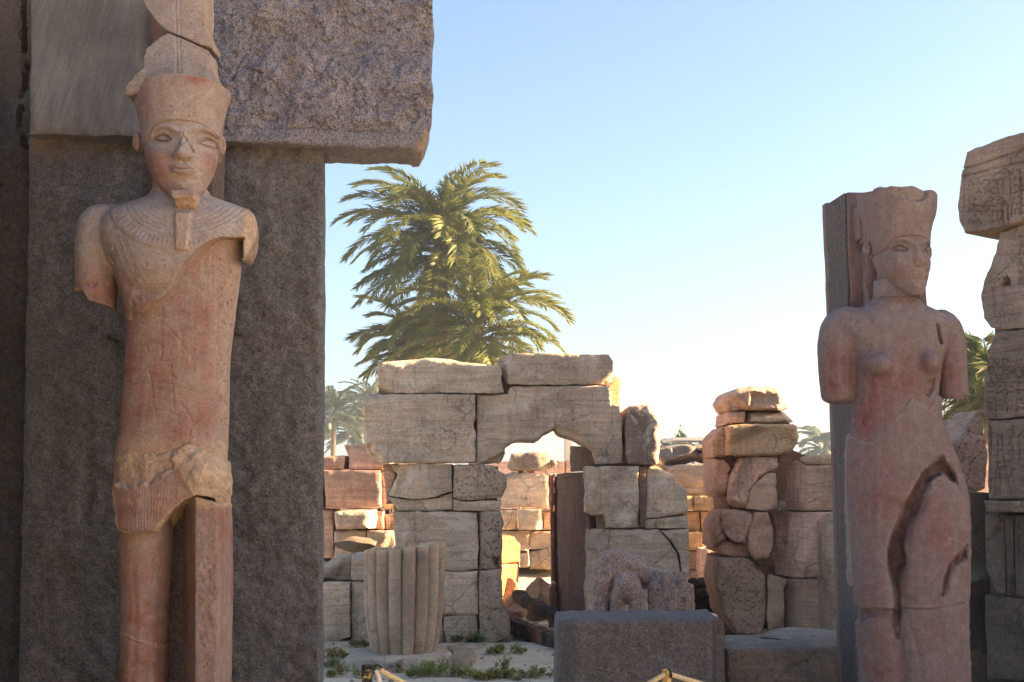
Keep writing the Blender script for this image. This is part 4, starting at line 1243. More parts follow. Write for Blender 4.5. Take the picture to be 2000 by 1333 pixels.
def head_fields(h, broken=False):
    lo = P(236, 425, AY); hi = P(462, 130, AY)
    g_ = Grid((lo[0], AY - .29, lo[2]), (hi[0], AY + .25, hi[2] + .03), h)
    px, py = g_.front(AY - .17)
    head = g_.loft(HEAD, AY, 2.3)
    fm = sstep(-.01, .07, (AY - g_.y))
    head = head - face_relief(px, py, broken)[:, None, :] * fm
    # ears
    for (ex, ey, sgn) in ((269, 277, -1), (432, 285, 1)):
        c = P(ex, ey, AY + .0)
        e = g_.ell((c[0], AY + .0, c[2]), (.022, .034, .046))
        e = np.maximum(e, -g_.ell((c[0] + .012 * sgn, AY - .03, c[2]), (.013, .022, .028)))
        head = smin(head, e, .012)
    neck = g_.loft([(330, 303, 400, .10, .12, -.02), (360, 300, 402, .105, .12, -.02), (385, 296, 406, .112, .13, -.02), (400, 288, 411, .125, .14, -.02), (425, 262, 430, .15, .15, -.02)], AY, 2.1)
    head = smin(head, neck, .02)
    crown = g_.loft(CROWN, AY, 2.05, caps=False)
    cut = (py - np.interp(px, BAND[:, 0], BAND[:, 1]))[:, None, :] * .00225
    back = (py - 300)[:, None, :] * .00225
    cut = np.where(g_.y < AY + .02, cut, back)
    zt = P(452, 184, AY)[2]
    topz = g_.z - (zt + .15 * (AY - g_.y))
    crown = np.maximum(np.maximum(crown, cut), topz)
    return g_, head, crown, px, py
# ------------------------------------------------------------------ left statue
sA = thing('standing_statue', P(345, 1500, AY) * (1, 1, 0), 'armless male statue of red quartzite in a flat-topped crown before the granite gate', 'statue')

def maskA_head(px, py, V, N):
    q = fbm(V, 5, 3, 9)
    st = Gs(px, py, 300, 320, 26, 34, 1.1) + Gs(px, py, 412, 325, 18, 34, .8) + Gs(px, py, 275, 200, 16, 60, .9) + Gs(px, py, 390, 155, 30, 12, .9) + Gs(px, py, 320, 390, 30, 18, 1.0)
    gr = .55 * sstep(.05, .6, N[:, 2]) + Gs(px, py, 360, 260, 70, 26, .6) + Gs(px, py, 350, 200, 70, 40, .4)
    fr = sstep(4, -4, poly_sd(px, py, [(236, 130), (300, 130), (292, 160), (268, 195), (236, 200)]) + 6 * q) * .0
    return dict(stain=np.clip(st + .25 * q, 0, 1), grey=np.clip(gr, 0, 1), fresh=fr)

g_, head, crown, px, py = head_fields(.0036)
headA = sculpt(g_, head, 'head', M_stA, sA, maskA_head, base=.0006)
# the crown's broken left upper corner
br = g_.prism([(236, 120), (306, 120), (300, 148), (283, 160), (262, 186), (236, 190)], AY - .15, .0023)
crown2 = smax(crown, -br - 0.0, .006)
crownA = sculpt(g_, crown2, 'crown', M_stA, sA, lambda px, py, V, N: dict(maskA_head(px, py, V, N), fresh=sstep(.5, .9, N[:, 2]) * .3), base=.0008)

# beard stub
lo, hi = P(330, 425, AY - .2), P(392, 365, AY - .2)
gb = Grid((lo[0], AY - .27, lo[2]), (hi[0], AY - .02, hi[2]), .0036)
bp = gb.prism([(336, 373), (382, 375), (381, 392), (373, 414), (370, 417), (341, 417), (340, 392)], AY - .2, .00225)
pxb, pyb = gb.front(AY - .2)
frontp = (AY - .225 + np.interp(pyb, [370, 380, 388, 392, 418], [.0, -.008, -.004, .03, .085]))[:, None, :]
sculpt(gb, np.maximum(np.maximum(bp, frontp - gb.y), gb.y - (AY - .05)), 'beard', M_stA, headA, lambda px, py, V, N: dict(fresh=sstep(378, 388, py) * .8, stain=.6 * sstep(392, 410, py)), rough=.02)

# plume slab rising behind the crown
lo, hi = P(240, 200, AY + .15), P(425, -70, AY)
gp = Grid((lo[0], AY - .10, lo[2]), (hi[0], AY + .22, hi[2]), .006)
up_ = gp.prism([(279, -80), (280, 0), (297, 30), (310, 48), (329, 63), (360, 76), (392, 90), (404, 92), (415, 97), (417, 88), (401, 54), (404, 0), (404, -80)], AY, .0023)
dn_ = gp.prism([(331, 68), (310, 78), (288, 95), (281, 138), (262, 150), (246, 168), (243, 182), (250, 192), (275, 200), (425, 200), (421, 153), (413, 124), (409, 101), (396, 95), (360, 80)], AY, .0023)
pxp, pyp = gp.front(AY)
gro = groove(pxp, pyp, [(345, -80), (347, 60), (349, 160)], 1.6, .006) + groove(pxp, pyp, [(352, -80), (354, 60), (355, 160)], 1.4, .004)
for cy in (40, 95, -15):
    for cx, w in ((322, 22), (378, 24)):
        gro = gro + groove(pxp, pyp, smooth_line([(cx - w, cy + 18), (cx - w * .6, cy + 4), (cx, cy), (cx + w * .6, cy + 4), (cx + w, cy + 18)]), 1.3, .004)
yf = AY - .0 - .03 * np.cos((pxp - 348) / 60.0 * 1.2) + gro
slab = lambda pr: np.maximum(np.maximum(pr, yf[:, None, :] - gp.y), gp.y - (AY + .17))
mk_pl = lambda px, py, V, N: dict(grey=np.full(len(px), .85), fresh=np.clip(sstep(292, 270, px) * sstep(120, 150, py) * .8 + sstep(.4, .8, np.abs(N[:, 0])) * .5, 0, 1))
sculpt(gp, slab(up_), 'plume', M_stA, crownA, mk_pl, rough=.02)
sculpt(gp, slab(dn_), 'plume', M_stA, crownA, mk_pl, rough=.03)

# chest with the remaining upper arm
BREAK = [(252, 626), (256, 612), (266, 608), (280, 612), (300, 596), (318, 588), (336, 574), (345, 560), (352, 543), (366, 520), (384, 498), (405, 480), (432, 466), (460, 463), (474, 462), (472, 490), (470, 508), (480, 502), (497, 474), (504, 446), (498, 424), (510, 380), (510, 340), (100, 340), (100, 560), (150, 562), (164, 583), (196, 592), (228, 612), (232, 616), (240, 622)]
lo, hi = P(134, 640, AY), P(520, 372, AY)
gc = Grid((lo[0], AY - .32, lo[2]), (hi[0], AY + .22, hi[2]), .0055)
chest = gc.loft([(380, 300, 404, .09, .12, -.02), (392, 276, 432, .125, .13, -.02), (402, 244, 462, .150, .135, -.02), (412, 218, 482, .168, .14, -.02), (428, 202, 496, .192, .15, -.015), (455, 195, 501, .212, .16, -.01), (495, 208, 498, .230, .16, 0), (530, 226, 486, .232, .16, 0), (580, 240, 472, .222, .16, 0), (640, 252, 462, .210, .16, 0)], AY, 2.35)
arm = gc.loft([(401, 192, 226, .03, .05, -.03), (407, 176, 240, .07, .08, -.03), (418, 163, 248, .092, .10, -.03), (440, 152, 248, .106, .11, -.03), (480, 147.5, 241, .112, .11, -.03), (520, 148, 229, .112, .11, -.03), (570, 150, 227, .106, .11, -.025), (640, 156, 226, .10, .10, -.02)], AY, 2.1)
cx_, cy_ = gc.front(AY - .19)
rel = Gs(cx_, cy_, 285, 520, 52, 40, .014) + Gs(cx_, cy_, 420, 510, 48, 40, .012)
rel -= ridge(cx_, cy_, smooth_line([(240, 545), (262, 562), (290, 570), (320, 566)]), 9, .007)
rel += Gs(cx_, cy_, 272, 534, 4.2, 4.2, .007) - Gs(cx_, cy_, 272, 534, 1.6, 1.6, .004)
# broad collar: concentric rows, strap and belt lines
ell_ = np.sqrt(((cx_ - 357) / 1.34) ** 2 + ((cy_ - 372) * 1.0) ** 2)
low = cy_ > 396
coll = np.zeros_like(cx_)
for rr in (48, 56, 64, 72, 80, 88, 97, 113, 118):
    coll += np.exp(-((ell_ - rr) / 1.5) ** 2)
coll = coll * .0045
ang = np.arctan2(cx_ - 357, cy_ - 372)
coll += .0038 * (np.sin(ang * 76) > 0) * ((ell_ > 98.5) & (ell_ < 111.5))
coll += .0025 * (np.sin(ang * 120) > 0) * ((ell_ > 50) & (ell_ < 96))
coll += .004 * sstep(119, 117, ell_)
rel += coll * low
for off in (0, 6, 14, 20):
    rel += ridge(cx_, cy_, smooth_line([(206 + off, 420), (222 + off, 460), (240 + off, 505), (258 + off, 545), (268 + off, 556)]), 1.4, -.005)
for yy in (559, 565, 572, 577):
    rel += ridge(cx_, cy_, [(262, yy), (300, yy + 1), (352, yy)], 1.3, -.005)
strip = [(341, 414), (372, 414), (372, 440), (371, 493), (349, 493), (345, 450)]
rel += .012 * sstep(1.5, -1.5, poly_sd(cx_, cy_, strip))
for hx, hy, hr in ((199, 475, 3), (207, 477, 4), (218, 484, 3), (207, 500, 5), (213, 508, 5), (155, 550, 4), (168, 549, 4), (172, 546, 3), (190, 551, 4), (197, 553, 3), (256, 586, 4), (264, 582, 3.5), (272, 585, 3.5), (258, 595, 3), (287, 585, 2.5), (290, 519, 2)):
    rel -= Gs(cx_, cy_, hx, hy, hr, hr, .013)
fm = sstep(-.02, .05, AY - gc.y)
body = smin(chest - rel[:, None, :] * fm * .999, arm - rel[:, None, :] * fm * (cx_ < 236)[:, None, :], .022)
nck = gc.loft([(372, 298, 404, .105, .13, -.02), (392, 292, 410, .115, .13, -.02), (410, 272, 424, .14, .14, -.02), (430, 250, 450, .15, .14, -.02)], AY, 2.1)
body = smin(body, nck, .03)
shc = P(480, 466, AY + .01)
body = smin(body, gc.ell((shc[0], AY + .0, shc[2]), (.052, .13, .125)), .02)
bsd = gc.prism(BREAK, AY - .15, .0023)
body = np.maximum(body, bsd)
def maskA_chest(px, py, V, N):
    q = fbm(V, 5, 3, 19)
    e = poly_sd(px, py, BREAK)
    brk = sstep(-3, 1.0, e)
    low = sstep(.15, -.5, N[:, 2]) * sstep(575, 600, py) * (px < 240)
    sh = sstep(.35, .75, N[:, 0]) * (px > 462)
    gr = sstep(600, 450, py) * 1.0 + .3 * sstep(.1, .6, N[:, 2])
    st = Gs(px, py, 180, 555, 40, 45, .9) + Gs(px, py, 270, 600, 45, 30, .9) + Gs(px, py, 230, 560, 20, 60, .6)
    stp = sstep(2, -2, poly_sd(px, py, strip)) * .45
    return dict(fresh=np.clip(np.maximum(np.maximum(brk, sh), np.maximum(low * .6, stp)), 0, 1), grey=np.clip(gr + .2 * q, 0, 1) * (1 - brk), stain=np.clip(st + .2 * q, 0, 1), dark=np.clip(low * .35 + sstep(-1.5, .8, e) * .45 * (px > 250), 0, 1))
sculpt(gc, body, 'chest', M_stA, sA, maskA_chest, rough=.005, base=.0008)

# bare lower torso
lo, hi = P(212, 960, AY), P(482, 420, AY)
gt = Grid((lo[0], AY - .24, lo[2]), (hi[0], AY + .20, hi[2]), .006)
torso = gt.loft([(415, 300, 440, .10, .12, 0), (440, 268, 474, .145, .135, 0), (470, 260, 474, .150, .14, 0), (520, 255, 470, .154, .14, 0), (620, 251, 458, .158, .14, 0), (700, 247, 449, .158, .14, 0), (820, 237, 446, .162, .145, 0), (880, 228, 443, .170, .15, 0), (960, 222, 440, .172, .15, 0)], AY, 2.5)
tx, ty = gt.front(AY - .15)
r2 = np.zeros_like(tx)
for ln in ([(283, 640), (300, 643), (318, 655), (330, 660)], [(290, 668), (312, 672), (318, 690), (312, 705)], [(285, 705), (300, 702), (335, 708)], [(318, 600), (316, 640), (318, 690)], [(290, 730), (340, 735), (345, 742)], [(300, 745), (335, 750)], [(282, 762), (310, 760), (340, 768), (352, 772)], [(290, 775), (335, 785)], [(330, 640), (352, 665), (375, 700)],
           [(295, 800), (330, 803), (350, 815)], [(290, 715), (296, 745), (300, 780), (305, 815)], [(335, 715), (338, 750), (342, 800)], [(300, 830), (350, 828)], [(285, 690), (270, 700)], [(300, 615), (330, 622)], [(355, 790), (370, 810), (378, 830)], [(370, 862), (372, 840), (380, 825)], [(280, 655), (290, 690)], [(325, 760), (350, 755), (375, 765)], [(310, 850), (345, 845), (372, 855)]):
    r2 -= groove(tx, ty, ln, 1.5, .0045)
r2 += Gs(tx, ty, 345, 720, 60, 130, .008)
rngp = np.random.default_rng(3)
for _ in range(90):
    hx = rngp.uniform(418, 446); hy = rngp.uniform(470, 880)
    r2 -= Gs(tx, ty, hx, hy, 1.8, 1.8, .006)
torso = torso - r2[:, None, :] * sstep(-.02, .05, AY - gt.y)
def maskA_torso(px, py, V, N):
    q = fbm(V, 4, 3, 29)
    return dict(stain=np.clip(.75 + .5 * q - sstep(400, 440, px) * .7, 0, 1), grey=np.clip(.15 * q, 0, 1), fresh=np.clip(sstep(425, 452, px) * .28 + sstep(845, 870, py + 12 * q) * .5, 0, 1))
sculpt(gt, torso, 'torso', M_stA, sA, maskA_torso, rough=.006, base=.0012)

# kilt, broken
lo, hi = P(205, 1052, AY), P(460, 855, AY)
gk = Grid((lo[0], AY - .34, lo[2]), (hi[0], AY + .22, hi[2]), .005)
kilt = gk.loft([(850, 224, 446, .19, .17, 0), (900, 217, 447, .215, .18, 0), (950, 218, 447, .235, .18, 0), (1000, 226, 440, .25, .18, 0), (1060, 234, 432, .255, .18, 0)], AY, 2.7)
KP = [(217, 892), (238, 884), (262, 877), (276, 886), (290, 882), (304, 892), (322, 884), (352, 872), (370, 864), (392, 882), (420, 900), (440, 916), (447, 950), (440, 966), (434, 1003), (424, 992), (412, 976), (384, 966), (362, 976), (342, 990), (322, 1012), (302, 1036), (262, 1041), (232, 1034), (227, 1000), (219, 950)]
kx, ky = gk.front(AY - .2)
kp = (poly_sd(kx, ky, KP) * .0023)[:, None, :]
kr = -recess(kx, ky, [(205, 870), (330, 860), (342, 880), (336, 912), (315, 935), (285, 948), (250, 952), (205, 948)], .03, 5, 5, 7)
kr += Gs(kx, ky, 395, 925, 40, 34, .04) - recess(kx, ky, [(360, 860), (450, 890), (450, 935), (410, 905)], .03, 8, 4, 9)
pl_ = .0018 * np.sin(kx * 2 * math.pi / 6.0) * sstep(945, 958, ky) * (kx < 352)
kr += pl_
kilt = np.maximum(kilt - kr[:, None, :] * sstep(-.02, .05, AY - gk.y), kp)
def maskA_kilt(px, py, V, N):
    q = fbm(V, 7, 3, 39)
    smooth = sstep(5, -5, poly_sd(px, py, [(215, 952), (285, 952), (330, 918), (350, 915), (362, 950), (372, 968), (340, 1000), (305, 1045), (220, 1045)]) + 5 * q) * (N[:, 1] < -.2)
    return dict(fresh=1 - smooth, stain=smooth * .8, grey=sstep(.25, .7, N[:, 2]) * .5)
sculpt(gk, kilt, 'kilt', M_stA, sA, maskA_kilt, rough=.022, base=.001)

# leg, broken leg support and back pillar
lo, hi = P(222, 1690, AY), P(352, 985, AY)
gl = Grid((lo[0], AY - .22, .14), (hi[0], AY + .2, hi[2]), .008)
leg = gl.loft([(980, 238, 336, .15, .14, 0), (1040, 235, 336, .155, .14, 0), (1120, 236, 332, .152, .14, 0), (1180, 238, 328, .150, .14, 0), (1235, 238, 326, .155, .14, 0), (1333, 238, 324, .155, .14, 0), (1450, 244, 318, .14, .13, 0), (1600, 252, 312, .115, .12, 0), (1700, 250, 314, .12, .12, 0)], AY, 2.15)
lx, ly = gl.front(AY - .13)
leg = leg - (-groove(lx, ly, [(238, 1240), (262, 1252), (300, 1262), (330, 1266)], 1.8, .008) - groove(lx, ly, [(262, 1100), (268, 1200), (262, 1333)], 4, .003))[:, None, :]
sculpt(gl, leg, 'leg', M_stA, sA, lambda px, py, V, N: dict(stain=np.clip(.65 + .4 * fbm(V, 5, 3, 44), 0, 1), fresh=np.exp(-(seg_dist(px, py, [(238, 1238), (262, 1250), (300, 1260), (330, 1264)]) / 3) ** 2) * .7), rough=.004)
lo, hi = P(335, 1690, AY), P(445, 968, AY)
gs_ = Grid((lo[0], AY - .26, .14), (hi[0], AY + .2, hi[2]), .007)
z0 = P(400, 980, AY - .2)
def Lx(pa, pb):
    a, b = P(pa, 985, AY - .2), P(pb, 1333, AY - .2)
    t = (gs_.z - b[2]) / (a[2] - b[2])
    return b[0] + (a[0] - b[0]) * t
sx_, sy_ = gs_.front(AY - .2)
topcut = (np.interp(sx_, [335, 380, 400, 420, 432], [972, 968, 976, 982, 1002]) - sy_)[:, None, :] * .0023
pk = np.random.default_rng(8)
pd = np.zeros_like(sx_)
for _ in range(150):
    hx, hy = pk.uniform(384, 428), pk.uniform(1090, 1280)
    pd += Gs(sx_, sy_, hx, hy, 3.2, 3.6, .004)
fr_pl = (AY - .20) + pd[:, None, :] - gs_.y
xl, xr = Lx(381, 381), Lx(424, 432)
chamf = ((xl - gs_.x) - (gs_.y - (AY - .2)) * .40) * .9
F = np.maximum(np.maximum(fr_pl, gs_.y - (AY + .14)), np.maximum(gs_.x - xr, chamf))
F = np.maximum(F, topcut)
sculpt(gs_, F, 'support_slab', M_stA, sA, lambda px, py, V, N: dict(stain=np.full(len(px), .85), grey=(N[:, 1] < -.8) * .35, fresh=sstep(1000, 980, py) * .9), rough=.008)
lo, hi = P(258, 1690, AY + .25), P(415, 880, AY + .25)
bp_ = plain_block(sA, lo[0], hi[0], AY + .12, AY + .42, .14, 3.25, M_dark, (1.0, .8, .74), .01, 'back_pillar')
pa, pb = P(200, 1680, AY), P(460, 1680, AY)
plain_block(sA, pa[0], pb[0], AY - .6, AY + .5, -.05, .16, M_dark, (1.0, .85, .8), .02, 'plinth')
bp1, bp2 = P(270, 394, AY + .2), P(300, 388, AY + .2)
# ------------------------------------------------------------------ right statue
BY = 8.7
BPHI = math.radians(4)
sB = thing('standing_statue', P(1770, 1450, BY) * (1, 1, 0), 'armless female statue of pink quartzite with a back pillar beside the carved pillar', 'statue')
axA = np.array([P(357, 300, AY)[0], AY])
axB = np.array([P(1758, 500, BY)[0], BY])
dzB = P(1762, 461, BY - .16)[2] - P(350, 236, AY - .17)[2]
def placeB(V, phi=BPHI):
    c, s_ = math.cos(phi), math.sin(phi)
    x, y = V[:, 0] - axA[0], V[:, 1] - axA[1]
    return np.stack([axB[0] + x * c - y * s_, axB[1] + x * s_ + y * c, V[:, 2] + dzB], 1)
g_, head, crown, px, py = head_fields(.0045, True)
def maskB_head(px, py, V, N):
    q = fbm(V, 6, 3, 59)
    fr = sstep(4, -4, poly_sd(px, py, [(352, 262), (344, 300), (340, 340), (352, 368), (372, 368), (390, 345), (394, 318), (378, 300), (368, 262)]) + 4 * q) * (N[:, 1] < 0)
    gr = .35 + .5 * sstep(0, .5, N[:, 2]) + .3 * q
    return dict(stain=np.clip(Gs(px, py, 305, 335, 30, 30, 1.0) + .3 * sstep(390, 410, py) + .25 * q, 0, 1), grey=np.clip(gr, 0, 1), fresh=fr * .45, dark=fr * .12)
zc = P(350, 236, AY - .17)[2]
cut = (py - 390)[:, None, :] * .00225
sculpt(g_, np.maximum(head, cut), 'head', M_stB, sB, maskB_head, rough=.008, base=.0008, place=placeB)
lo = P(236, 300, AY); hi = P(462, 70, AY)
gq = Grid((lo[0], AY - .29, lo[2]), (hi[0], AY + .25, hi[2]), .005)
qx, qy = gq.front(AY - .17)
cr = gq.loft([(r_[0], 357 + (r_[1] - 357) * (1 + .02 * sstep(240, 180, r_[0])), 357 + (r_[2] - 357) * (1 + .02 * sstep(240, 180, r_[0])), r_[3], r_[4], r_[5]) for r_ in CROWN], AY, 2.1, caps=False)
cu = (qy - np.interp(qx, BAND[:, 0], BAND[:, 1]))[:, None, :] * .00225
cu = np.where(gq.y < AY + .02, cu, (qy - 290)[:, None, :] * .00225)
topl = (zc + .285 + .004 * np.sin(qx / 9.0) + .012 * np.sin(qx / 27.0 + 2))[:, None, :] + .006 * np.sin(gq.y * 30)
bite = recess(qx, qy, [(300, 100), (392, 98), (396, 128), (380, 148), (350, 152), (318, 144), (302, 128)], .035, 5, 3, 4)
cr = np.maximum(np.maximum(cr + bite[:, None, :] * sstep(0, .06, AY - gq.y), cu), gq.z - topl)
bump_ = gq.ell((P(330, 110, AY)[0], AY + .08, zc + .29), (.07, .06, .06))
cr = np.minimum(cr, bump_)
def maskB_crown(px, py, V, N):
    t = sstep(.45, .8, N[:, 2])
    b = sstep(6, -3, poly_sd(px, py, [(300, 90), (392, 90), (396, 128), (380, 148), (350, 152), (318, 144), (302, 128)])) * (N[:, 1] < 0)
    return dict(fresh=np.clip(t * .8 + b * .35, 0, 1), grey=np.full(len(px), .55), stain=sstep(330, 290, px) * .6)
crownB = sculpt(gq, cr, 'crown', M_stB, sB, maskB_crown, rough=.012, base=.001, place=placeB)

# back pillar, turned with the figure
def turned_block(name, u0, u1, v0, v1, z0, z1, mat, col, lean=0.0, n=1, rough=.006, seed=3, par=None):
    us = np.linspace(u0, u1, 2 + int((u1 - u0) / .05)); zs = np.linspace(z0, z1, 2 + int((z1 - z0) / .03)); vs = np.linspace(v0, v1, 2 + int((v1 - v0) / .04))
    bm = bmesh.new()
    bmesh.ops.create_cube(bm, size=1.0)
    for v in bm.verts:
        v.co = Vector(((u0 + u1) / 2 + v.co.x * (u1 - u0), (v0 + v1) / 2 + v.co.y * (v1 - v0), (z0 + z1) / 2 + v.co.z * (z1 - z0)))
    bmesh.ops.bevel(bm, geom=bm.edges[:], offset=.008, segments=1, affect='EDGES')
    bmesh.ops.subdivide_edges(bm, edges=[e for e in bm.edges if e.calc_length() > .2], cuts=40, use_grid_fill=True)
    V = np.array([v.co[:] for v in bm.verts])
    F = [[v.index for v in f.verts] for f in bm.faces]
    bm.free()
    V = V + rough * np.stack([fbm(V, 6, 4, seed), fbm(V, 6, 4, seed + 9), .6 * fbm(V, 6, 4, seed + 5)], 1)
    c, s_ = math.cos(BPHI), math.sin(BPHI)
    ln = lean * (z1 - V[:, 2])
    W = np.stack([axB[0] + V[:, 0] * c + V[:, 1] * s_ + ln, axB[1] + V[:, 0] * s_ - V[:, 1] * c, V[:, 2]], 1)
    me = mesh_from(name, W, F)
    for k in ('stain', 'grey', 'fresh', 'dark'):
        attr(me, k, np.full(len(W), dict(stain=.6, grey=.35).get(k, 0.0)))
    me.set_sharp_from_angle(angle=math.radians(40))
    return link(name, me, mat, par or sB, col)
ztop = P(1655, 374, BY + .2)[2]
turned_block('back_pillar', -.25, .24, -.64, -.24, .12, ztop, M_stB, None, .012)
turned_block('back_pillar', -.268, .02, -.72, -.642, .12, ztop + .01, M_stB, None, .012)
turned_block('back_pillar', -.262, -.2505, -.640, -.25, .12, ztop - .003, M_dark, (.95, .85, .82), .012, rough=.002)
# broken fins that tied the crown to the pillar
for (u0, u1, v0, v1, za, zb) in ((-.215, -.165, -.27, -.10, .02, .235), (-.20, -.13, -.16, -.02, .0, .25), (-.17, -.06, -.26, -.12, -.62, -.02)):
    turned_block('crown_support', u0, u1, v0, v1, zc + dzB + za, zc + dzB + zb, M_stB, None, 0, rough=.014, seed=int(u0 * 1000), par=crownB)

# body
lo, hi = P(1585, 1560, BY), P(1905, 548, BY)
gB = Grid((lo[0], BY - .34, .12), (hi[0], BY + .27, hi[2]), .0075)
tor = gB.loft([(588, 1712, 1792, .105, .12, -.03), (597, 1690, 1806, .12, .13, -.03), (606, 1664, 1826, .135, .14, -.03), (618, 1640, 1848, .15, .145, -.025), (640, 1630, 1858, .165, .15, -.02), (670, 1652, 1848, .175, .15, -.01), (700, 1664, 1840, .178, .15, 0), (740, 1667, 1835, .172, .15, 0), (780, 1666, 1831, .162, .15, 0), (812, 1664, 1830, .158, .15, 0), (850, 1661, 1842, .165, .15, 0), (900, 1659, 1862, .176, .16, 0), (960, 1660, 1880, .188, .17, 0),
               (1010, 1663, 1888, .192, .17, 0), (1060, 1668, 1890, .192, .17, 0), (1110, 1672, 1890, .188, .17, 0), (1160, 1675, 1887, .182, .17, 0), (1195, 1677, 1884, .178, .16, 0), (1230, 1679, 1885, .176, .16, 0), (1270, 1680, 1888, .175, .16, 0), (1333, 1682, 1893, .17, .16, 0), (1620, 1694, 1890, .15, .15, 0)], BY, 2.25)
aL = gB.loft([(600, 1646, 1668, .03, .05, -.04), (606, 1630, 1676, .07, .08, -.04), (618, 1614, 1682, .095, .10, -.04), (642, 1602, 1684, .108, .11, -.04), (680, 1597, 1674, .112, .11, -.04), (720, 1599, 1669, .108, .11, -.04), (770, 1604, 1667, .098, .10, -.04), (782, 1608, 1664, .088, .09, -.04), (788, 1618, 1656, .06, .06, -.04)], BY, 2.2)
aR = gB.loft([(606, 1826, 1846, .03, .05, -.08), (616, 1822, 1862, .07, .08, -.08), (640, 1824, 1878, .095, .10, -.08), (680, 1828, 1886, .10, .10, -.08), (740, 1832, 1888, .095, .10, -.08), (772, 1834, 1890, .09, .09, -.08), (778, 1838, 1886, .08, .08, -.08)], BY, 2.2)
nk = gB.loft([(548, 1707, 1788, .10, .12, -.01), (575, 1706, 1790, .105, .12, -.015), (592, 1700, 1797, .115, .13, -.02), (610, 1684, 1810, .13, .14, -.03)], BY, 2.1)
def bl(px_, py_, v_, r_):
    c = P(px_, py_, BY - v_)
    return gB.ell(c, r_)
bod = smin(tor, bl(1717, 714, .115, (.098, .125, .082)), .03)
bod = smin(bod, bl(1812, 708, .115, (.075, .115, .080)), .03)
bod = smin(bod, aL, .025)
bod = smin(bod, aR, .012)
bod = smin(bod, nk, .03)
bx, by_ = gB.front(BY - .16)
GASH = [(1842, 890), (1822, 903), (1798, 928), (1780, 958), (1760, 998), (1742, 1040), (1732, 1072), (1735, 1122), (1750, 1165), (1752, 1192), (1756, 1250), (1761, 1190), (1761, 1130), (1769, 1105), (1766, 1062), (1776, 1036), (1796, 1000), (1806, 962), (1816, 942), (1840, 926), (1872, 946), (1869, 928), (1850, 905)]
GASH2 = [(1892, 1068), (1866, 1084), (1850, 1104), (1843, 1130), (1839, 1166), (1845, 1166), (1851, 1130), (1863, 1109), (1892, 1093)]
KNEE = [(1676, 1190), (1756, 1189), (1754, 1252), (1742, 1225), (1728, 1207), (1702, 1207), (1682, 1219)]
LOWER = [(1640, 850), (1664, 856), (1690, 868), (1706, 866), (1730, 842), (1752, 814), (1768, 797), (1783, 779), (1800, 792), (1817, 801), (1834, 775), (1905, 760), (1905, 1700), (1640, 1700)]
rB = .014 * sstep(3, -2.5, poly_sd(bx, by_, LOWER) + 2 * fbm(np.stack([bx, by_, bx * 0], -1), 1 / 10., 3, 4))
rB -= recess(bx, by_, GASH, .020, 3.0, 3.5, 5) + recess(bx, by_, GASH, .030, 9.0, 4.0, 15) + recess(bx, by_, GASH2, .010, 2.5, 2.5, 6) + recess(bx, by_, GASH2, .016, 6, 2.5, 16) + recess(bx, by_, KNEE, .018, 3.0, 2.0, 7)
rB -= groove(bx, by_, [(1755, 1188), (1800, 1191), (1830, 1187), (1886, 1180)], 2.2, .016) + groove(bx, by_, [(1765, 1190), (1775, 1220), (1790, 1270), (1800, 1333)], 4, .006)
rB -= ridge(bx, by_, [(1762, 990), (1752, 1080), (1757, 1240), (1762, 1333), (1768, 1600)], 15, .030)
rB += Gs(bx, by_, 1712, 1130, 30, 120, .022) + Gs(bx, by_, 1822, 1080, 38, 130, .026) + Gs(bx, by_, 1826, 1212, 28, 20, .014) + Gs(bx, by_, 1718, 1222, 24, 18, .010)
rB += Gs(bx, by_, 1765, 840, 55, 60, .010)
rB += .008 * sstep(2, -2, poly_sd(bx, by_, smooth_line([(1712, 612), (1735, 610), (1760, 622), (1768, 638), (1750, 650), (1725, 645), (1708, 630), (1712, 612)])))
rB -= groove(bx, by_, smooth_line([(1700, 625), (1725, 640), (1755, 645), (1770, 638)]), 1.6, .005) + groove(bx, by_, [(1837, 633), (1839, 650), (1845, 668)], 3, .03) + groove(bx, by_, [(1800, 645), (1822, 672), (1838, 700)], 3, .006)
rB -= groove(bx, by_, [(1845, 632), (1870, 640), (1880, 635)], 1.5, .006)
rB += Gs(bx, by_, 1717, 722, 7, 7, .006)
for hx, hy in ((1707, 868), (1738, 925), (1730, 930), (1815, 770), (1822, 762)):
    rB -= Gs(bx, by_, hx, hy, 3.5, 2.5, .012)
rB -= recess(bx, by_, [(1812, 745), (1830, 738), (1828, 760), (1815, 775), (1808, 765)], .018, 2, 1, 3)
bod = bod - rB[:, None, :] * sstep(-.04, .03, BY - gB.y)
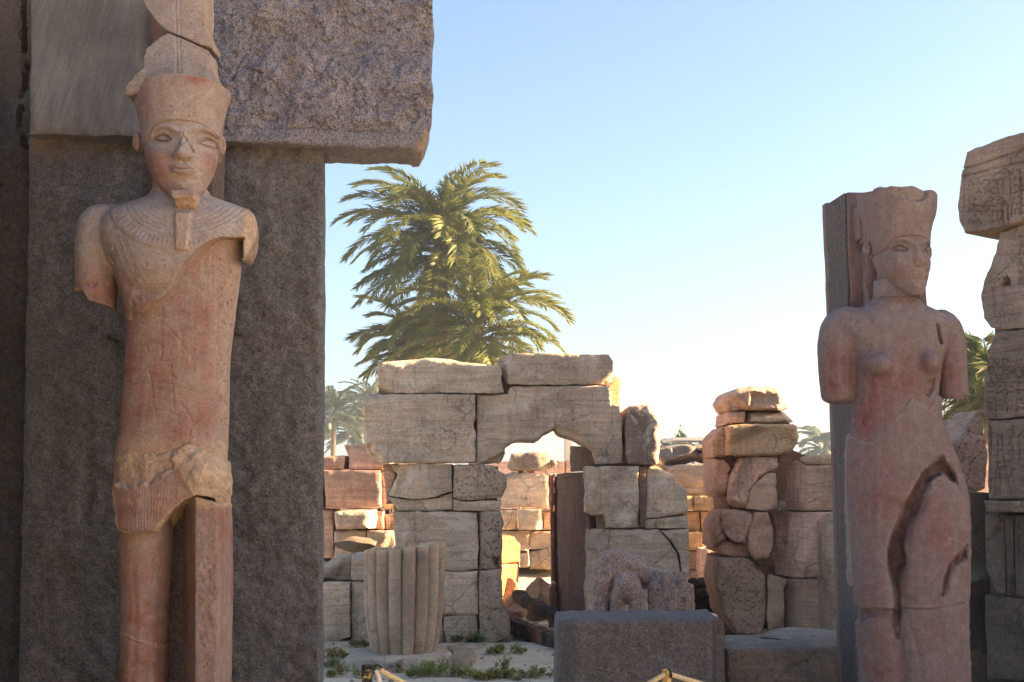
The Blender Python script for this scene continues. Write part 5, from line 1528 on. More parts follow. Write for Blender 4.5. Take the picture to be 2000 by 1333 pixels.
def maskB(px, py, V, N):
    q = fbm(V, 5, 4, 69)
    dk = np.maximum(np.maximum(sstep(1, -5, poly_sd(px, py, GASH) + 5 * q), sstep(1, -4, poly_sd(px, py, GASH2) + 4 * q)), sstep(1, -4, poly_sd(px, py, KNEE) + 3 * q) * .5) * (N[:, 1] < .3)
    st = Gs(px, py, 1630, 730, 36, 60, .9) + Gs(px, py, 1712, 760, 46, 60, 1.0) + Gs(px, py, 1800, 735, 40, 50, .9) + Gs(px, py, 1730, 985, 60, 40, .6) + Gs(px, py, 1830, 1040, 50, 60, .7) + Gs(px, py, 1720, 1290, 50, 60, .8) + Gs(px, py, 1690, 830, 30, 30, 1.0) + Gs(px, py, 1860, 740, 25, 40, .5)
    lowr = sstep(3, -3, poly_sd(px, py, LOWER))
    gr = sstep(700, 620, py) * .6 + .12 * lowr + .35 * q + .3 * sstep(.2, .7, N[:, 2])
    ed = np.exp(-(poly_sd(px, py, GASH) - 2) ** 2 / 8) * .5 + np.exp(-(poly_sd(px, py, LOWER) / 3.0) ** 2) * .6 * (py > 700) * (py < 880) * (px > 1660) * (px < 1836)
    ed = ed + np.exp(-(seg_dist(px, py, [(1676, 1188), (1756, 1186), (1830, 1186), (1886, 1180)]) / 3) ** 2) * .4
    return dict(dark=np.clip(dk + .35 * sstep(12, 0, np.abs(py - 585)) * (py < 600), 0, 1), stain=np.clip(st + .3 * q, 0, 1) + .25 * lowr * np.clip(q + .5, 0, 1), grey=np.clip(gr, 0, 1), fresh=np.clip(ed, 0, 1) * (1 - dk))
sculpt(gB, bod, 'body', M_stB, sB, maskB, rough=.006, base=.0014)
# rib left of the legs, broken off at knee height
lo, hi = P(1645, 1160, BY), P(1692, 845, BY)
gr_ = Grid((lo[0], BY - .1, lo[2]), (hi[0], BY + .2, hi[2]), .0075)
rib = gr_.loft([(848, 1660, 1668, .05, .12, -.03), (900, 1655, 1668, .06, .12, -.03), (1000, 1656, 1668, .06, .12, -.03), (1080, 1660, 1674, .06, .12, -.03), (1125, 1657, 1680, .07, .12, -.03), (1146, 1662, 1678, .06, .12, -.03)], BY, 2.6)
sculpt(gr_, rib, 'broken_rib', M_stB, sB, lambda px, py, V, N: dict(fresh=np.full(len(px), .6), grey=np.full(len(px), .4)), rough=.02)
pc = P(1770, 1500, BY)
plain_block(sB, pc[0] - .55, pc[0] + .5, BY - .55, BY + .6, -.05, .14, M_dark, (1, .9, .85), .02, 'plinth')
# ------------------------------------------------------------------ fluted column stump on its base
M_col = mat_sandstone('column_sandstone', 70, 0.4, 0.5, 0.01, 0.9)
SY = 13.0
c0 = P(789, 1285, SY)
cs = thing('fluted_column_stump', (c0[0], SY, .07), 'barrel-shaped column stump carved as a bundle of rounded stems', 'column')
NS = 16
zb, ztp = .07, 1.02
for i in range(NS):
    a = 2 * math.pi * (i + .5) / NS
    tilt = .035 * math.cos(a) + .006 * math.sin(i * 2.3)
    zt_ = ztp + tilt
    nz_, nt = 44, 18
    t = np.linspace(0, 1, nz_)
    z = zb + (zt_ - zb) * t
    zz = (z - zb) / .95
    rc = np.interp(zz, [0, .15, .4, .7, 1.05], [.236, .262, .292, .305, .305])
    rs = np.interp(zz, [0, .12, .35, .7, 1.05], [.051, .058, .0615, .0615, .060])
    band = .93 if i % 3 else .86
    rs = rs - .004 * np.exp(-((zz - .80) / .012) ** 2) - .003 * np.exp(-((zz - .52) / .010) ** 2)
    V = []
    for k in range(nz_):
        for j in range(nt):
            b = 2 * math.pi * j / nt
            r = rs[k]
            # pointed sheath leaf, incised
            w = np.clip((zz[k] - .50) / .22, 0, 1)
            bb = ((b + math.pi) % (2 * math.pi)) - math.pi
            if .50 < zz[k] < .72 and abs(abs(bb) - (1 - w) * .75) < .13:
                r = r - .003
            V.append((rc[k] * math.cos(a) + r * math.cos(a + b), rc[k] * math.sin(a) + r * math.sin(a + b), z[k]))
    V = np.array(V)
    V[:, :2] += .0025 * np.stack([fbm(V + i, 14, 3, 3), fbm(V + i, 14, 3, 4)], 1)
    V[-nt:, 2] += .010 * fbm(V[-nt:] + i, 12, 3, 8)
    F = []
    for k in range(nz_ - 1):
        for j in range(nt):
            j2 = (j + 1) % nt
            F.append((k * nt + j, k * nt + j2, (k + 1) * nt + j2, (k + 1) * nt + j))
    F.append(tuple(range((nz_ - 1) * nt, nz_ * nt)))
    F.append(tuple(range(nt))[::-1])
    V = V + np.array([c0[0], SY, 0])
    me = mesh_from('stem', V, F)
    attr(me, 'fresh', (V[:, 2] > zt_ - .03) * .8)
    me.set_sharp_from_angle(angle=math.radians(55))
    link('stem', me, M_col, cs, [lin('#b39e86'), lin('#aa967f'), lin('#b6a28b')][i % 3])
cv, cf = [], []
nt = 40
for k, (z, r) in enumerate(((zb, .20), (.5, .245), (1.0, .27))):
    for j in range(nt):
        b = 2 * math.pi * j / nt
        cv.append((c0[0] + r * math.cos(b), SY + r * math.sin(b), z + (.05 * math.cos(b) if k == 2 else 0)))
for k in range(2):
    for j in range(nt):
        cf.append((k * nt + j, k * nt + (j + 1) % nt, (k + 1) * nt + (j + 1) % nt, (k + 1) * nt + j))
cf.append(tuple(range(2 * nt, 3 * nt)))
me = mesh_from('core', cv, cf); attr(me, 'fresh', np.full(len(cv), .7)); me.set_sharp_from_angle(angle=.6)
link('core', me, M_col, cs, lin('#b09a80'))

def at_height(px, py, h):
    ry = (666.5 - py) / FPX
    Y = (CAMH - h) * (CT - ry * ST) / -(ST + ry * CT)
    return P(px, py, Y)

def plan_slab(name, pts, h, mat, color, parent=None, bottom=-.06, amp=.012, flare=1.03, seed=5):
    """slab given by its upper outline in photo pixels at height h"""
    Q = resample(pts, 6, 1.0, seed)
    T = np.array([at_height(a, b, h) for a, b in Q])
    c = T.mean(0)
    n = len(T)
    rings = [(.90, 0.0), (.97, 0.0), (1.0, -.022), (flare, -.5 * (h - bottom)), (flare + .01, -(h - bottom))]
    V = []
    for s_, dz in rings:
        R = c + (T - c) * np.array([s_, s_, 1])
        R[:, 2] += dz
        R = R + amp * np.stack([fbm(R + seed, 5, 3, 1), fbm(R + seed, 5, 3, 2), .5 * fbm(R + seed, 7, 3, 3)], 1)
        V.append(R)
    V = np.vstack(V)
    F = [tuple(range(n))]
    for k in range(len(rings) - 1):
        for j in range(n):
            F.append((k * n + j, (k + 1) * n + j, (k + 1) * n + (j + 1) % n, k * n + (j + 1) % n))
    me = mesh_from(name, V, F)
    bm = bmesh.new(); bm.from_mesh(me); bmesh.ops.recalc_face_normals(bm, faces=bm.faces)
    bmesh.ops.triangulate(bm, faces=[f for f in bm.faces if len(f.verts) > 4]); bm.to_mesh(me); bm.free()
    attr(me, 'fresh', np.zeros(len(me.vertices)))
    me.set_sharp_from_angle(angle=math.radians(40))
    return link(name, me, mat, parent, color)
o = plan_slab('column_base', [(672, 1285), (686, 1273), (712, 1265), (760, 1259), (830, 1257), (868, 1261), (882, 1272), (868, 1282), (830, 1287), (770, 1290), (708, 1289)], .095, M_col, lin('#b5a795'))
tag(o, 'round worn stone base under the fluted column stump', 'column base')
o = plan_slab('paving_slab', [(872, 1260), (905, 1258), (922, 1266), (930, 1276), (905, 1285), (876, 1286), (886, 1273)], .07, M_rough, lin('#ad9f8c'), seed=8)
tag(o, 'cracked flat slab abutting the round column base', 'slab')

# ------------------------------------------------------------------ granite pedestal and animal sculpture
def ped_rel(px, py):
    p = np.stack([px, py, px * 0], -1)
    return .015 * fbm(p, 1 / 40., 4, 3) + .006 * fbm(p, 1 / 9., 3, 4) + .10 * sstep(1392, 1400, px) + .02 * np.exp(-((py - 1222) / 5.0) ** 2) * 0
pd_ = stone(None, [(1088, 1224), (1092, 1213), (1120, 1211), (1240, 1213), (1350, 1212), (1410, 1212), (1419, 1220), (1421, 1330), (1422, 1475), (1088, 1475)], 9.0, .62, M_dark, (1.25, 1.14, 1.06), 'granite_pedestal', step=5, amp=.006, edge=.012, edge_px=4, relief=ped_rel, yfun=lambda px, py: 9.0 + np.clip(1124 - px, 0, None) * .0035, side_amp=.006)
tag(pd_, 'dark rough granite pedestal block with a pale weathered top', 'pedestal')
AN = 10.8
lo, hi = P(1145, 1330, AN), P(1362, 1072, AN)
ga = Grid((lo[0], AN - .35, -.02), (hi[0], AN + .6, hi[2]), .0085)
def E(px_, py_, v_, rx, ry, rz):
    c = P(px_, py_, AN - v_)
    return ga.ell(c, (rx, ry, rz))
def cap(p0, p1, r0, r1):
    a = np.array(P(p0[0], p0[1], AN - p0[2])); b = np.array(P(p1[0], p1[1], AN - p1[2]))
    d = b - a
    t = np.clip(((ga.x - a[0]) * d[0] + (ga.y - a[1]) * d[1] + (ga.z - a[2]) * d[2]) / (d @ d), 0, 1)
    return np.sqrt((ga.x - a[0] - t * d[0]) ** 2 + (ga.y - a[1] - t * d[1]) ** 2 + (ga.z - a[2] - t * d[2]) ** 2) - (r0 + (r1 - r0) * t)
F = smin(E(1200, 1120, -.15, .155, .25, .17), cap((1192, 1100, .0), (1262, 1122, -.25), .085, .10), .06)
F = smin(F, E(1240, 1118, -.25, .20, .25, .12), .05)
F = smin(F, cap((1175, 1140, .12), (1170, 1230, .12), .062, .055), .025)
F = smin(F, cap((1190, 1150, .05), (1192, 1240, .05), .045, .045), .02)
F = smin(F, E(1222, 1148, .08, .115, .15, .125), .02)
F = smin(F, cap((1205, 1165, .15), (1207, 1250, .15), .055, .048), .015)
F = smin(F, cap((1240, 1160, .15), (1243, 1250, .15), .050, .042), .015)
F = smin(F, cap((1180, 1120, .12), (1162, 1152, .15), .03, .02), .02)
F = smin(F, cap((1195, 1118, .12), (1172, 1158, .17), .026, .018), .02)
F = smin(F, E(1310, 1185, .0, .165, .22, .25), .03)
F = smin(F, cap((1282, 1150, .10), (1279, 1250, .12), .062, .055), .02)
F = smin(F, cap((1344, 1150, .06), (1345, 1250, .08), .045, .042), .02)
F = smin(F, E(1318, 1190, .14, .085, .07, .16), .03)
F = smin(F, cap((1302, 1120, .14), (1303, 1166, .20), .030, .026), .012)
F = smin(F, cap((1333, 1120, .14), (1334, 1166, .20), .028, .025), .012)
F = smin(F, cap((1262, 1125, -.1), (1300, 1130, .0), .07, .10), .04)
zc_ = P(1310, 1118, AN)[2]
F = np.where(ga.x > P(1270, 1118, AN)[0], np.maximum(F, ga.z - zc_ - .01), F)
an = thing('animal_sculpture', P(1250, 1290, AN + .1) * (1, 1, 0), 'broken granite sculpture of headless standing animals behind the pedestal', 'sculpture')
V, Q = ga.mesh(np.maximum(F, .0 - ga.z))
V = V + vnormals(V, Q) * (.006 * fbm(V, 16, 4, 3) + .012 * sstep(P(0, 1125, AN)[2], P(0, 1105, AN)[2], V[:, 2]) * fbm(V, 11, 3, 8))[:, None]
me = mesh_from('body', V, Q); attr(me, 'fresh', np.zeros(len(V)))
link('body', me, M_gray, an, (1.5, 1.36, 1.27))
plain_block(an, P(1150, 1290, AN)[0], P(1358, 1290, AN)[0], AN - .3, AN + .5, -.05, .12, M_gray, (.9, .85, .8), .03, 'plinth')
o = stone(None, [(1422, 1270), (1470, 1268), (1560, 1266), (1600, 1264), (1660, 1264), (1660, 1470), (1422, 1470)], 9.5, .8, M_rough, lin('#8f8376'), 'low_wall_block', step=5, edge=.012, edge_px=4, facet=2,
          relief=rel_lines([[(1465, 1262), (1468, 1300), (1475, 1345)], [(1520, 1333), (1540, 1305), (1580, 1290), (1600, 1270)]], 2, .02))
tag(o, 'long low grey block wall between the pedestal and the female statue', 'stone block')
rock(None, at_height(1590, 1254, .49), (.62, .4, .09), M_rough, lin('#9a8f82'), 'flat_stone', 91, .2, label='flat grey stone lying on the low wall beside the female statue', cat='stone')

# ------------------------------------------------------------------ stones and burnt timber in the doorway
for (px, py, s_, c, sd, lab) in ((1050, 1212, (.36, .34, .42), lin('#8c7a66'), 61, 'large brown boulder blocking the doorway passage'), (1004, 1218, (.24, .24, .22), lin('#9a7a62'), 62, 'brown stone wedged between the doorway pier and the big boulder'),
                                 (1012, 1196, (.26, .26, .20), lin('#a08468'), 63, 'tan stone behind the burnt beams in the doorway'), (992, 1186, (.28, .26, .34), lin('#b39577'), 64, 'broken sunlit chunk at the foot of the stub pier'),
                                 (1026, 1120, (.30, .3, .2), lin('#a8977e'), 65, 'pale slanting slab on the sand beside the stub pier'), (1070, 1126, (.28, .3, .16), lin('#b5a68c'), 66, 'low pale stone on the sand before the far wall'),
                                 (1455, 1236, (.55, .3, .27), lin('#8d8071'), 67, 'long grey boulder at the foot of the ruined pier'), (1490, 1242, (.28, .2, .10), lin('#8d8071'), 68, 'flat grey stone among weeds by the ruined pier'), (1600, 1246, (.4, .3, .12), lin('#a39685'), 69, 'pale flat stone at the foot of the ruined pier')):
    g0 = on_ground(px, py)
    rock(None, g0, s_, M_rough, c, 'boulder', sd, sd * .7, label=lab, cat='boulder')

def mat_char():
    m = NT('burnt_wood')
    p = m.pos()
    n1 = m.noise(p, 5, 5, .65); n2 = m.noise(m.vscale(p, 3, 3, 22), 3, 5, .7)
    c = m.ramp(n1, [(.40, lin('#3a322e')), (.50, lin('#5a483c')), (.58, lin('#85583c')), (.70, lin('#a17553'))])
    return m.finish(c, .85, m.bump(n2, .9, .03), .2)
M_char = mat_char()
def beam(a, b, r, label, seed):
    a, b = np.asarray(a, float), np.asarray(b, float)
    d = (b - a) / np.linalg.norm(b - a)
    u = np.cross(d, (0, 0, 1)); u /= np.linalg.norm(u); w = np.cross(u, d)
    n, k = 16, 34
    V, F = [], []
    for i in range(k):
        t = i / (k - 1)
        for j in range(n):
            th = 2 * math.pi * j / n
            sq = 1 / max(abs(math.cos(th)), abs(math.sin(th))) ** .7
            V.append(a + (b - a) * t + (u * math.cos(th) + w * math.sin(th)) * r * sq * (1 - .25 * t))
    V = np.array(V)
    V += (.28 * r * fbm(V * (1, 1, 2) + seed, 5, 4, seed))[:, None] * ((V - (a + np.outer((V - a) @ d, d))) / r)
    for i in range(k - 1):
        for j in range(n):
            F.append((i * n + j, i * n + (j + 1) % n, (i + 1) * n + (j + 1) % n, (i + 1) * n + j))
    F += [tuple(range(n))[::-1], tuple(range((k - 1) * n, k * n))]
    me = mesh_from('burnt_beam', V, F)
    me.set_sharp_from_angle(angle=math.radians(35))
    return tag(link('burnt_beam', me, M_char), label, 'beam')
beam(on_ground(992, 1238) + (0, .15, .12), on_ground(1130, 1278) + (0, 0, .06), .085, 'thick charred beam lying on the sand before the doorway', 3)
beam(on_ground(1012, 1232) + (0, .25, .33), on_ground(1130, 1262) + (0, .1, .14), .065, 'thinner charred beam resting on the thick burnt beam', 5)

# ------------------------------------------------------------------ rope barrier
M_post = None
def mat_post():
    m = NT('flaking_post_paint')
    p = m.pos()
    f = m.map(m.noise(p, 24, 5, .7), .50, .54)
    c = m.mix(f, lin('#b39a68'), lin('#23211f'))
    return m.finish(c, .6, m.bump(f, -.4, .004), .4)
M_post = mat_post()
M_yel = mat_plain('cream_post_paint', lin('#c9a86a'), .6, .2, 14)
M_rope = mat_plain('rope_fibre', lin('#c9b58c'), .95, .25, 90, .5)
M_black = mat_plain('black_iron', lin('#1d1c1b'), .6, .2, 30)
M_whitep = mat_plain('white_pipe', lin('#c9c3b6'), .5, .15, 20)
def tube(name, pts, r, mat, parent=None, n=12, taper=None, close=True):
    pts = np.asarray(pts, float)
    k = len(pts)
    T = np.gradient(pts, axis=0); T /= np.linalg.norm(T, axis=1)[:, None]
    up = np.array([0, 0, 1.]) if abs(T[0][2]) < .9 else np.array([1., 0, 0])
    V, F = [], []
    for i in range(k):
        u = np.cross(T[i], up); u /= np.linalg.norm(u) + 1e-9
        w = np.cross(u, T[i])
        rr = r if taper is None else r * taper[i]
        for j in range(n):
            b = 2 * math.pi * j / n
            V.append(pts[i] + (u * math.cos(b) + w * math.sin(b)) * rr)
    for i in range(k - 1):
        for j in range(n):
            F.append((i * n + j, (i + 1) * n + j, (i + 1) * n + (j + 1) % n, i * n + (j + 1) % n))
    F += [tuple(range(n)), tuple(range((k - 1) * n, k * n))[::-1]]
    me = mesh_from(name, V, F)
    bm = bmesh.new(); bm.from_mesh(me); bmesh.ops.recalc_face_normals(bm, faces=bm.faces); bm.to_mesh(me); bm.free()
    me.set_sharp_from_angle(angle=math.radians(60))
    return link(name, me, mat, parent)
def ringpts(c, r, axis, n=28):
    a = np.asarray(axis, float); a /= np.linalg.norm(a)
    u = np.cross(a, (0, 0, 1)); u /= np.linalg.norm(u); w = np.cross(a, u)
    return [np.asarray(c) + (u * math.cos(t) + w * math.sin(t)) * r for t in np.linspace(0, 2 * math.pi, n)]
p1 = P(717, 1300, 5.7)
post1 = thing('barrier_post', (p1[0], p1[1], 0), 'flaking black and tan barrier post with an iron ring holding the rope', 'post', 'rope barrier posts')
tube('shaft', [p1 * (1, 1, 0) + (-.012, 0, -.05), p1 * (1, 1, .5) + (-.006, 0, 0), p1 - (0, 0, .012)], .020, M_post, post1, 16)
tube('cap', [p1 - (0, 0, .014), p1 + (0, 0, .002)], .021, M_black, post1, 16)
rg = P(737, 1308, 5.68)
tube('ring', ringpts(rg, .017, (.3, -1, .1)), .003, M_black, post1, 8)
tube('pipe', [rg + (-.006, 0, -.004), P(739, 1322, 5.68), P(743, 1345, 5.68), P(748, 1420, 5.68)], .010, M_whitep, post1, 10)
p2 = P(1302, 1308, 6.2)
post2 = thing('barrier_post', (p2[0], p2[1], 0), 'cream wooden barrier post in front of the granite pedestal with rope tied on', 'post', 'rope barrier posts')
tube('shaft', [p2 * (1, 1, 0) - (0, 0, .05), p2 * (1, 1, .5), p2], .019, M_yel, post2, 4)
tube('knot', ringpts(p2 + (.012, -.012, -.014), .016, (1, .2, .2), 20), .005, M_black, post2, 8)
def rope(a, b, sag, label):
    a, b = np.asarray(a), np.asarray(b)
    L = np.linalg.norm(b - a)
    n = int(L / .006)
    t = np.linspace(0, 1, n)
    c = a + (b - a) * t[:, None]
    c[:, 2] -= sag * 4 * t * (1 - t)
    th = thing('barrier_rope', tuple((a + b) / 2 - (0, 0, sag)), label, 'rope', 'barrier ropes')
    T = np.gradient(c, axis=0); T /= np.linalg.norm(T, axis=1)[:, None]
    u = np.cross(T, (0, 0, 1)); u /= np.linalg.norm(u, axis=1)[:, None]
    w = np.cross(u, T)
    s_ = t * L
    for k in range(3):
        ph = 2 * math.pi * (s_ / .036 + k / 3)
        tube('strand', c + (u * np.cos(ph)[:, None] + w * np.sin(ph)[:, None]) * .0052, .0062, M_rope, th, 7)
rope(rg + (.012, 0, -.002), p2 + (-.012, -.02, -.018), .17, 'twisted cream rope slung between the flaking post and the cream post')
rope(p2 + (.014, -.02, -.018), P(1900, 1420, 7.4), .05, 'twisted cream rope leading from the cream post toward the female statue')

# ------------------------------------------------------------------ palms
M_palm = mat_leaf('palm_leaf', lin('#35522c'), lin('#76803a'), .42)
M_palmb = mat_leaf('palm_leaf_far', lin('#334b3a'), lin('#455a3c'), .15)
M_trunk = mat_plain('palm_trunk', lin('#6b5a48'), .9, .35, 5, .8, .1, dist=.05)
def frond_mesh(seed, L=3.6, a0=40, droop=75, nl=92, lw=.055, ll=.74):
    r = np.random.default_rng(seed)
    n = 28
    s_ = np.linspace(0, 1, n)
    ang = np.radians(a0 - droop * s_ ** 1.25)
    dx, dz = np.cos(ang), np.sin(ang)
    x = np.concatenate([[0], np.cumsum((dx[1:] + dx[:-1]) / 2)]) * L / (n - 1)
    z = np.concatenate([[0], np.cumsum((dz[1:] + dz[:-1]) / 2)]) * L / (n - 1)
    side = .10 * L * r.uniform(-1, 1) * s_ ** 2
    V, F, dry = [], [], []
    # rachis
    for i in range(n):
        w = .035 * (1 - .85 * s_[i])
        V += [(x[i], side[i] - w, z[i]), (x[i], side[i] + w, z[i]), (x[i], side[i], z[i] - w)]
        dry += [.35] * 3
    for i in range(n - 1):
        a, b = 3 * i, 3 * i + 3
        F += [(a, a + 1, b + 1, b), (a + 1, a + 2, b + 2, b + 1), (a + 2, a, b, b + 2)]
    for k in range(nl):
        t = .10 + .90 * (k + r.uniform(0, .6)) / nl
        t = min(t, .995)
        c = np.array([np.interp(t, s_, x), np.interp(t, s_, side), np.interp(t, s_, z)])
        an = np.interp(t, s_, ang)
        T = np.array([math.cos(an), 0, math.sin(an)])
        U = np.array([-math.sin(an), 0, math.cos(an)])
        l = ll * (.35 + .65 * math.sin(math.pi * min(1, .12 + t * .86)) ** .7) * r.uniform(.8, 1.15)
        for sg in (-1, 1):
            fw = math.radians(r.uniform(28, 55) + 18 * (1 - t)); up = r.uniform(-.05, .45)
            B = np.array([0, sg, 0])
            d = T * math.cos(fw) + B * math.sin(fw) * .9 + U * up * .6
            d /= np.linalg.norm(d)
            wv = np.cross(d, U * .6 + B * r.uniform(-.6, .6) + T * .2); wv /= np.linalg.norm(wv) + 1e-9
            mid = c + d * l * .5
            tip = c + d * l + np.array([0, 0, -l * r.uniform(.10, .35)])
            w = lw * r.uniform(.7, 1.2)
            b0 = len(V)
            V += [c, mid + wv * w * .5, tip, mid - wv * w * .5]
            dr = r.uniform(0, .25)
            dry += [dr] * 4
            F.append((b0, b0 + 1, b0 + 2, b0 + 3))
    V = np.array(V)
    me = mesh_from('frond', V, F, smooth=False)
    attr(me, 'dry', np.array(dry))
    me.materials.append(M_palm)
    return me
_fr = {}
def palm(px, Y, py_crown, label, nf=56, L=3.6, seed=1, lean=0.0, group='date palms', trunk_r=.26, mat=None, zscale=1.0):
    r = random.Random(seed)
    top = P(px, py_crown, Y)
    base = np.array([top[0] - lean, Y, -.05])
    th = thing('palm_tree', (base[0], base[1], 0), label, 'palm tree', group)
    k, n = max(12, int(top[2] / .22)), 14
    pts = [base + (top - base) * t + np.array([lean * .25 * math.sin(t * 3), 0, 0]) for t in np.linspace(0, 1, k)]
    rad = [trunk_r / .26 * (.30 - .08 * t + (.045 if i % 2 else 0) + .22 * max(0, t - .86)) for i, t in enumerate(np.linspace(0, 1, k))]
    tube('trunk', pts, 1.0, M_trunk, th, n, rad)
    for i in range(nf):
        t = i / (nf - 1)
        elev = 84 - 108 * t ** .95 + r.uniform(-11, 11)
        dq = int(round((20 + 66 * math.sin(math.pi * min(1, .22 + t)) + r.uniform(-16, 16)) / 14.0)) * 14 + 14
        key = (dq, i % 3, L, mat is None)
        if key not in _fr:
            m_ = frond_mesh(dq * 7 + i % 3, L, 0, dq, lw=.062 if mat is None else .13)
            if mat: m_.materials[0] = mat
            _fr[key] = m_
        o = bpy.data.objects.new('frond', _fr[key])
        COL.objects.link(o)
        o.parent = th
        az = i * 2.39996 + r.uniform(-.25, .25)
        s_ = r.uniform(.85, 1.12) * (1 - .3 * (t < .08)) * (1.12 if t < .5 else .92)
        o.location = (top[0] - base[0] + .12 * math.cos(az), .12 * math.sin(az), top[2] - L * .26 * t + .1)
        o.rotation_euler = (r.uniform(-.25, .25), -math.radians(elev), az)
        o.scale = (s_, s_, s_)
    return th
palm(862, 55, 462, 'tall date palm with a dense arching crown rising behind the doorway', 92, 3.7, 3)
palm(932, 53, 640, 'shorter date palm crowding the trunk of the tall palm behind the doorway', 56, 3.4, 5)
palm(818, 57, 672, 'low date palm crown half hidden behind the doorway top', 48, 2.4, 8)
palm(652, 150, 800, 'hazy distant date palm rising beside the granite gate edge', 44, 4.6, 11, mat=M_palmb)
palm(722, 165, 785, 'hazy distant date palm touching the doorway corner', 44, 4.6, 12, mat=M_palmb)
palm(690, 172, 838, 'hazy distant date palm standing low between two taller hazy palms', 40, 4.4, 13, mat=M_palmb)
palm(1606, 160, 872, 'faint distant palm between the ruined pier and the female statue', 40, 3.6, 14, mat=M_palmb)
palm(1938, 38, 752, 'green palm crown showing between the female statue and the carved pillar', 44, 1.9, 15)

# ------------------------------------------------------------------ distant house, trees, ruins
M_house = mat_plain('pale_plaster', lin('#c3bfb8'), .9, .12, 1.2, .1)
M_roofb = mat_plain('roof_timber', lin('#4c525c'), .8, .2, 3, .2)
HY = 85.0
ha, hb = P(1313, 915, HY), P(1440, 857, HY)
hs = thing('distant_house', ((ha[0] + hb[0]) / 2, HY + 2, 0), 'pale flat-roofed house with dark eaves far beyond the golden wall', 'house')
plain_block(hs, ha[0] + .25, hb[0], HY, HY + 5, -.1, hb[2] - .32, M_house, None, .03, 'wall')
rf = plain_block(hs, ha[0], hb[0] + .4, HY - .5, HY + 5.5, hb[2] - .12, hb[2] + .05, M_house, None, .03, 'roof')
for i in range(6):
    x = ha[0] + .35 + i * .62
    plain_block(hs, x, x + .16, HY - .45, HY + .1, hb[2] - .34, hb[2] - .125, M_roofb, None, .01, 'rafter').parent = rf
plain_block(hs, ha[0] + .1, hb[0] + .3, HY - .42, HY - .3, hb[2] - .22, hb[2] - .125, M_roofb, None, .01, 'fascia').parent = rf
q = P(1352, 905, HY)
plain_block(hs, q[0], q[0] + .12, HY - .08, HY - .002, -.05, hb[2] - .33, M_roofb, None, .01, 'downpipe')
q = P(1330, 852, HY + 3)
M_shrub = mat_leaf('far_foliage', lin('#3b4f38'), lin('#51633f'), .2)
def leafy_tree(px, Y, py_top, w, label, seed):
    r = np.random.default_rng(seed)
    t = P(px, py_top, Y)
    th = thing('distant_tree', (t[0], Y, 0), label, 'tree', 'distant trees')
    tube('trunk', [(t[0], Y, -.05), (t[0] + .05, Y, t[2] * .5), (t[0], Y, t[2] * .8)], .12, M_trunk, th, 8)
    n = 1500
    d = r.normal(size=(n, 3)); d /= np.linalg.norm(d, axis=1)[:, None]
    rad = r.uniform(.5, 1, n) ** .5 * (1 + .35 * fbm(d * 2 + seed, 1.5, 3, seed))
    c = d * rad[:, None] * np.array([w, w, t[2] * .38]) + np.array([t[0], Y, t[2] * .66])
    a = r.normal(size=(n, 3)) * .10; b = r.normal(size=(n, 3)) * .10
    V = np.stack([c - a, c + b, c + a, c - b], 1).reshape(-1, 3)
    me = mesh_from('crown', V, np.arange(4 * n).reshape(-1, 4), smooth=False)
    attr(me, 'dry', np.zeros(4 * n))
    link('crown', me, M_shrub, th)
leafy_tree(1300, 95, 868, .9, 'small dark distant tree at the corner of the pale house', 3)
leafy_tree(1330, 92, 852, .35, 'distant treetop poking above the pale house roof', 4)
o = plain_block(None, *(lambda a, b: (a[0], b[0], 70, 72, -.1, b[2]))(P(1104, 900, 70), P(1118, 845, 70)), M_house, None, .04, 'distant_tower')
tag(o, 'slim pale distant tower seen through the doorway opening', 'tower')
# low ruin lines far behind close the view to the open desert
for i, (pa, pb, pt, Y) in enumerate(((560, 1000, 905, 34), (960, 1120, 902, 36), (1280, 1480, 912, 33), (1540, 1700, 893, 30), (1780, 1960, 872, 28), (1500, 2100, 905, 48))):
    rw = thing('background_ruin', P((pa + pb) / 2, 1000, Y) * (1, 1, 0), ['low ruined wall behind the rear wall and palms', 'low ruined wall far behind the doorway opening', 'low ruined wall behind the golden wall and boulders', 'low ruined wall with pale coping behind the ruined pier', 'low ruined wall behind the leaning pink block', 'far low ruined wall closing the view right of the pier'][i], 'wall')
    x = pa
    while x < pb:
        w = random.uniform(38, 70)
        h = random.uniform(-4, 5)
        a, b = P(x, pt + h, Y), P(min(x + w - 2, pb), pt + h, Y)
        plain_block(rw, a[0], b[0], Y + random.uniform(-.05, .05), Y + 1.0, -.1, a[2], M_sand, [SA, SC, PINK2][int(w) % 3], .03)
        x += w

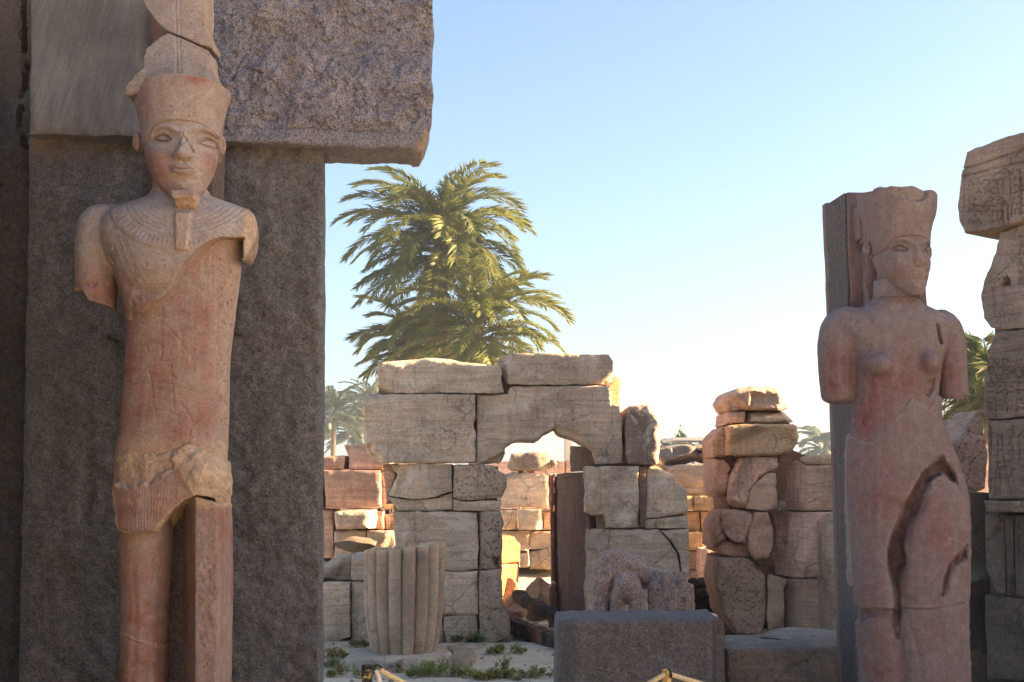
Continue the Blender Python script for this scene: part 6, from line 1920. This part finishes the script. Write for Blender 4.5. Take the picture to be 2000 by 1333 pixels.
# ------------------------------------------------------------------ weeds and pebbles
M_weed = mat_leaf('weed_leaf', lin('#5a8040'), lin('#8a9c50'), .35)
def weed(px, py, wpx, h, n, label, seed, dry=.1):
    r = np.random.default_rng(seed)
    g0 = on_ground(px, py)
    w = wpx * g0[1] / FPX
    V, dr = [], []
    ns = max(6, n // 26)
    for s_ in range(ns):
        x = g0[0] + r.uniform(-.5, .5) * w * .95; y = g0[1] + r.uniform(-.5, .5) * min(w * .7, .3)
        z = float(gheight(np.array([x]), np.array([y]))[0])
        hh = h * r.uniform(.4, 1.1) * (1 - .55 * (abs(x - g0[0]) / (w * .5)) ** 2)
        tipd = np.array([r.uniform(-.6, .6), r.uniform(-.5, .5), 1.0]) * hh
        for k in range(26):
            t = (k + 1) / 26
            c = np.array([x, y, z]) + tipd * t + np.array([0, 0, -.2 * hh * t * t])
            a = r.uniform(0, 6.28); l = r.uniform(.025, .055) * (1.15 - .6 * t)
            d = np.array([math.cos(a), math.sin(a), r.uniform(.1, .9)]) * l
            s2 = np.array([-math.sin(a), math.cos(a), 0]) * l * .20
            V += [c, c + d * .5 + s2, c + d, c + d * .5 - s2]
            dr += [np.clip(dry + r.uniform(-.2, .3), 0, 1)] * 4
    V = np.array(V)
    me = mesh_from('weed_clump', V, np.arange(len(V)).reshape(-1, 4), smooth=False)
    attr(me, 'dry', np.array(dr))
    return tag(link('weed_clump', me, M_weed), label, 'weed', 'weeds on the sand')
for args in ((862, 1318, 130, .17, 1500, 'broad bushy green weed in front of the column base', 1, .12), (760, 1308, 90, .15, 900, 'green weed growing against the front of the column base', 2, .1), (688, 1318, 90, .14, 800, 'yellowish weed tuft left of the flaking post', 3, .45),
             (915, 1256, 70, .15, 800, 'green weed at the foot of the left doorway pier', 4, .05), (990, 1276, 74, .11, 800, 'round green weed on open sand near the burnt beam', 5, .1), (1030, 1322, 120, .10, 900, 'sprawling weed patch beside the granite pedestal', 6, .3),
             (970, 1326, 90, .09, 900, 'thin dry weed patch on the sand by the rope', 7, .5), (985, 1310, 30, .20, 240, 'tall spindly weed sprig on open sand', 8, .3), (650, 1282, 60, .11, 500, 'dry weed tuft beside the granite gate edge', 9, .5), (702, 1262, 30, .16, 320, 'small weed between the wall foot and column base', 10, .2),
             (1445, 1250, 70, .09, 600, 'low weeds along the foot of the ruined pier', 11, .1), (1510, 1254, 90, .10, 800, 'green weed strip before the ruined pier', 12, .1), (1536, 1246, 40, .16, 420, 'dark green weed in the ruined pier corner', 13, .05), (640, 1300, 50, .09, 350, 'small weed patch against the gate edge', 14, .2)):
    weed(*args)
bm = bmesh.new()
for i in range(420):
    x, y = random.uniform(-2.6, 3.2), random.uniform(11.2, 16.5)
    r_ = random.uniform(.006, .022) * (2.0 if random.random() < .06 else 1)
    z = float(gheight(np.array([x]), np.array([y]))[0])
    m_ = Matrix.Translation((x, y, z + r_ * .3)) @ Matrix.Rotation(random.random() * 6, 4, 'Z') @ Matrix.Diagonal((r_ * random.uniform(.7, 1.4), r_, r_ * .6, 1))
    bmesh.ops.create_icosphere(bm, subdivisions=1, radius=1.0, matrix=m_)
me = bpy.data.meshes.new('gravel'); bm.to_mesh(me); bm.free()
attr(me, 'fresh', np.zeros(len(me.vertices)))
tag(link('gravel', me, M_sand, None, lin('#9c8d78')), 'scattered pebbles on the sandy court', 'gravel', kind='stuff')

# ------------------------------------------------------------------ haze
hz = NT('haze_air')
v = hz.n('VolumePrincipled')
v.inputs['Color'].default_value = (.62, .80, 1.0, 1)
v.inputs['Density'].default_value = .0007
v.inputs['Anisotropy'].default_value = .2
hz.t.links.new(v.outputs[0], hz.out.inputs[1])
bm = bmesh.new(); bmesh.ops.create_cube(bm, size=1.0)
for q in bm.verts:
    q.co = Vector((q.co.x * 1300, q.co.y * 1300, -1.3 + (q.co.z + .5) * 16.0))
me = bpy.data.meshes.new('haze'); bm.to_mesh(me); bm.free()
ho = bpy.data.objects.new('haze', me); COL.objects.link(ho); me.materials.append(hz.mat)
tag(ho, 'thin bluish morning haze over the whole site', 'haze', kind='stuff')
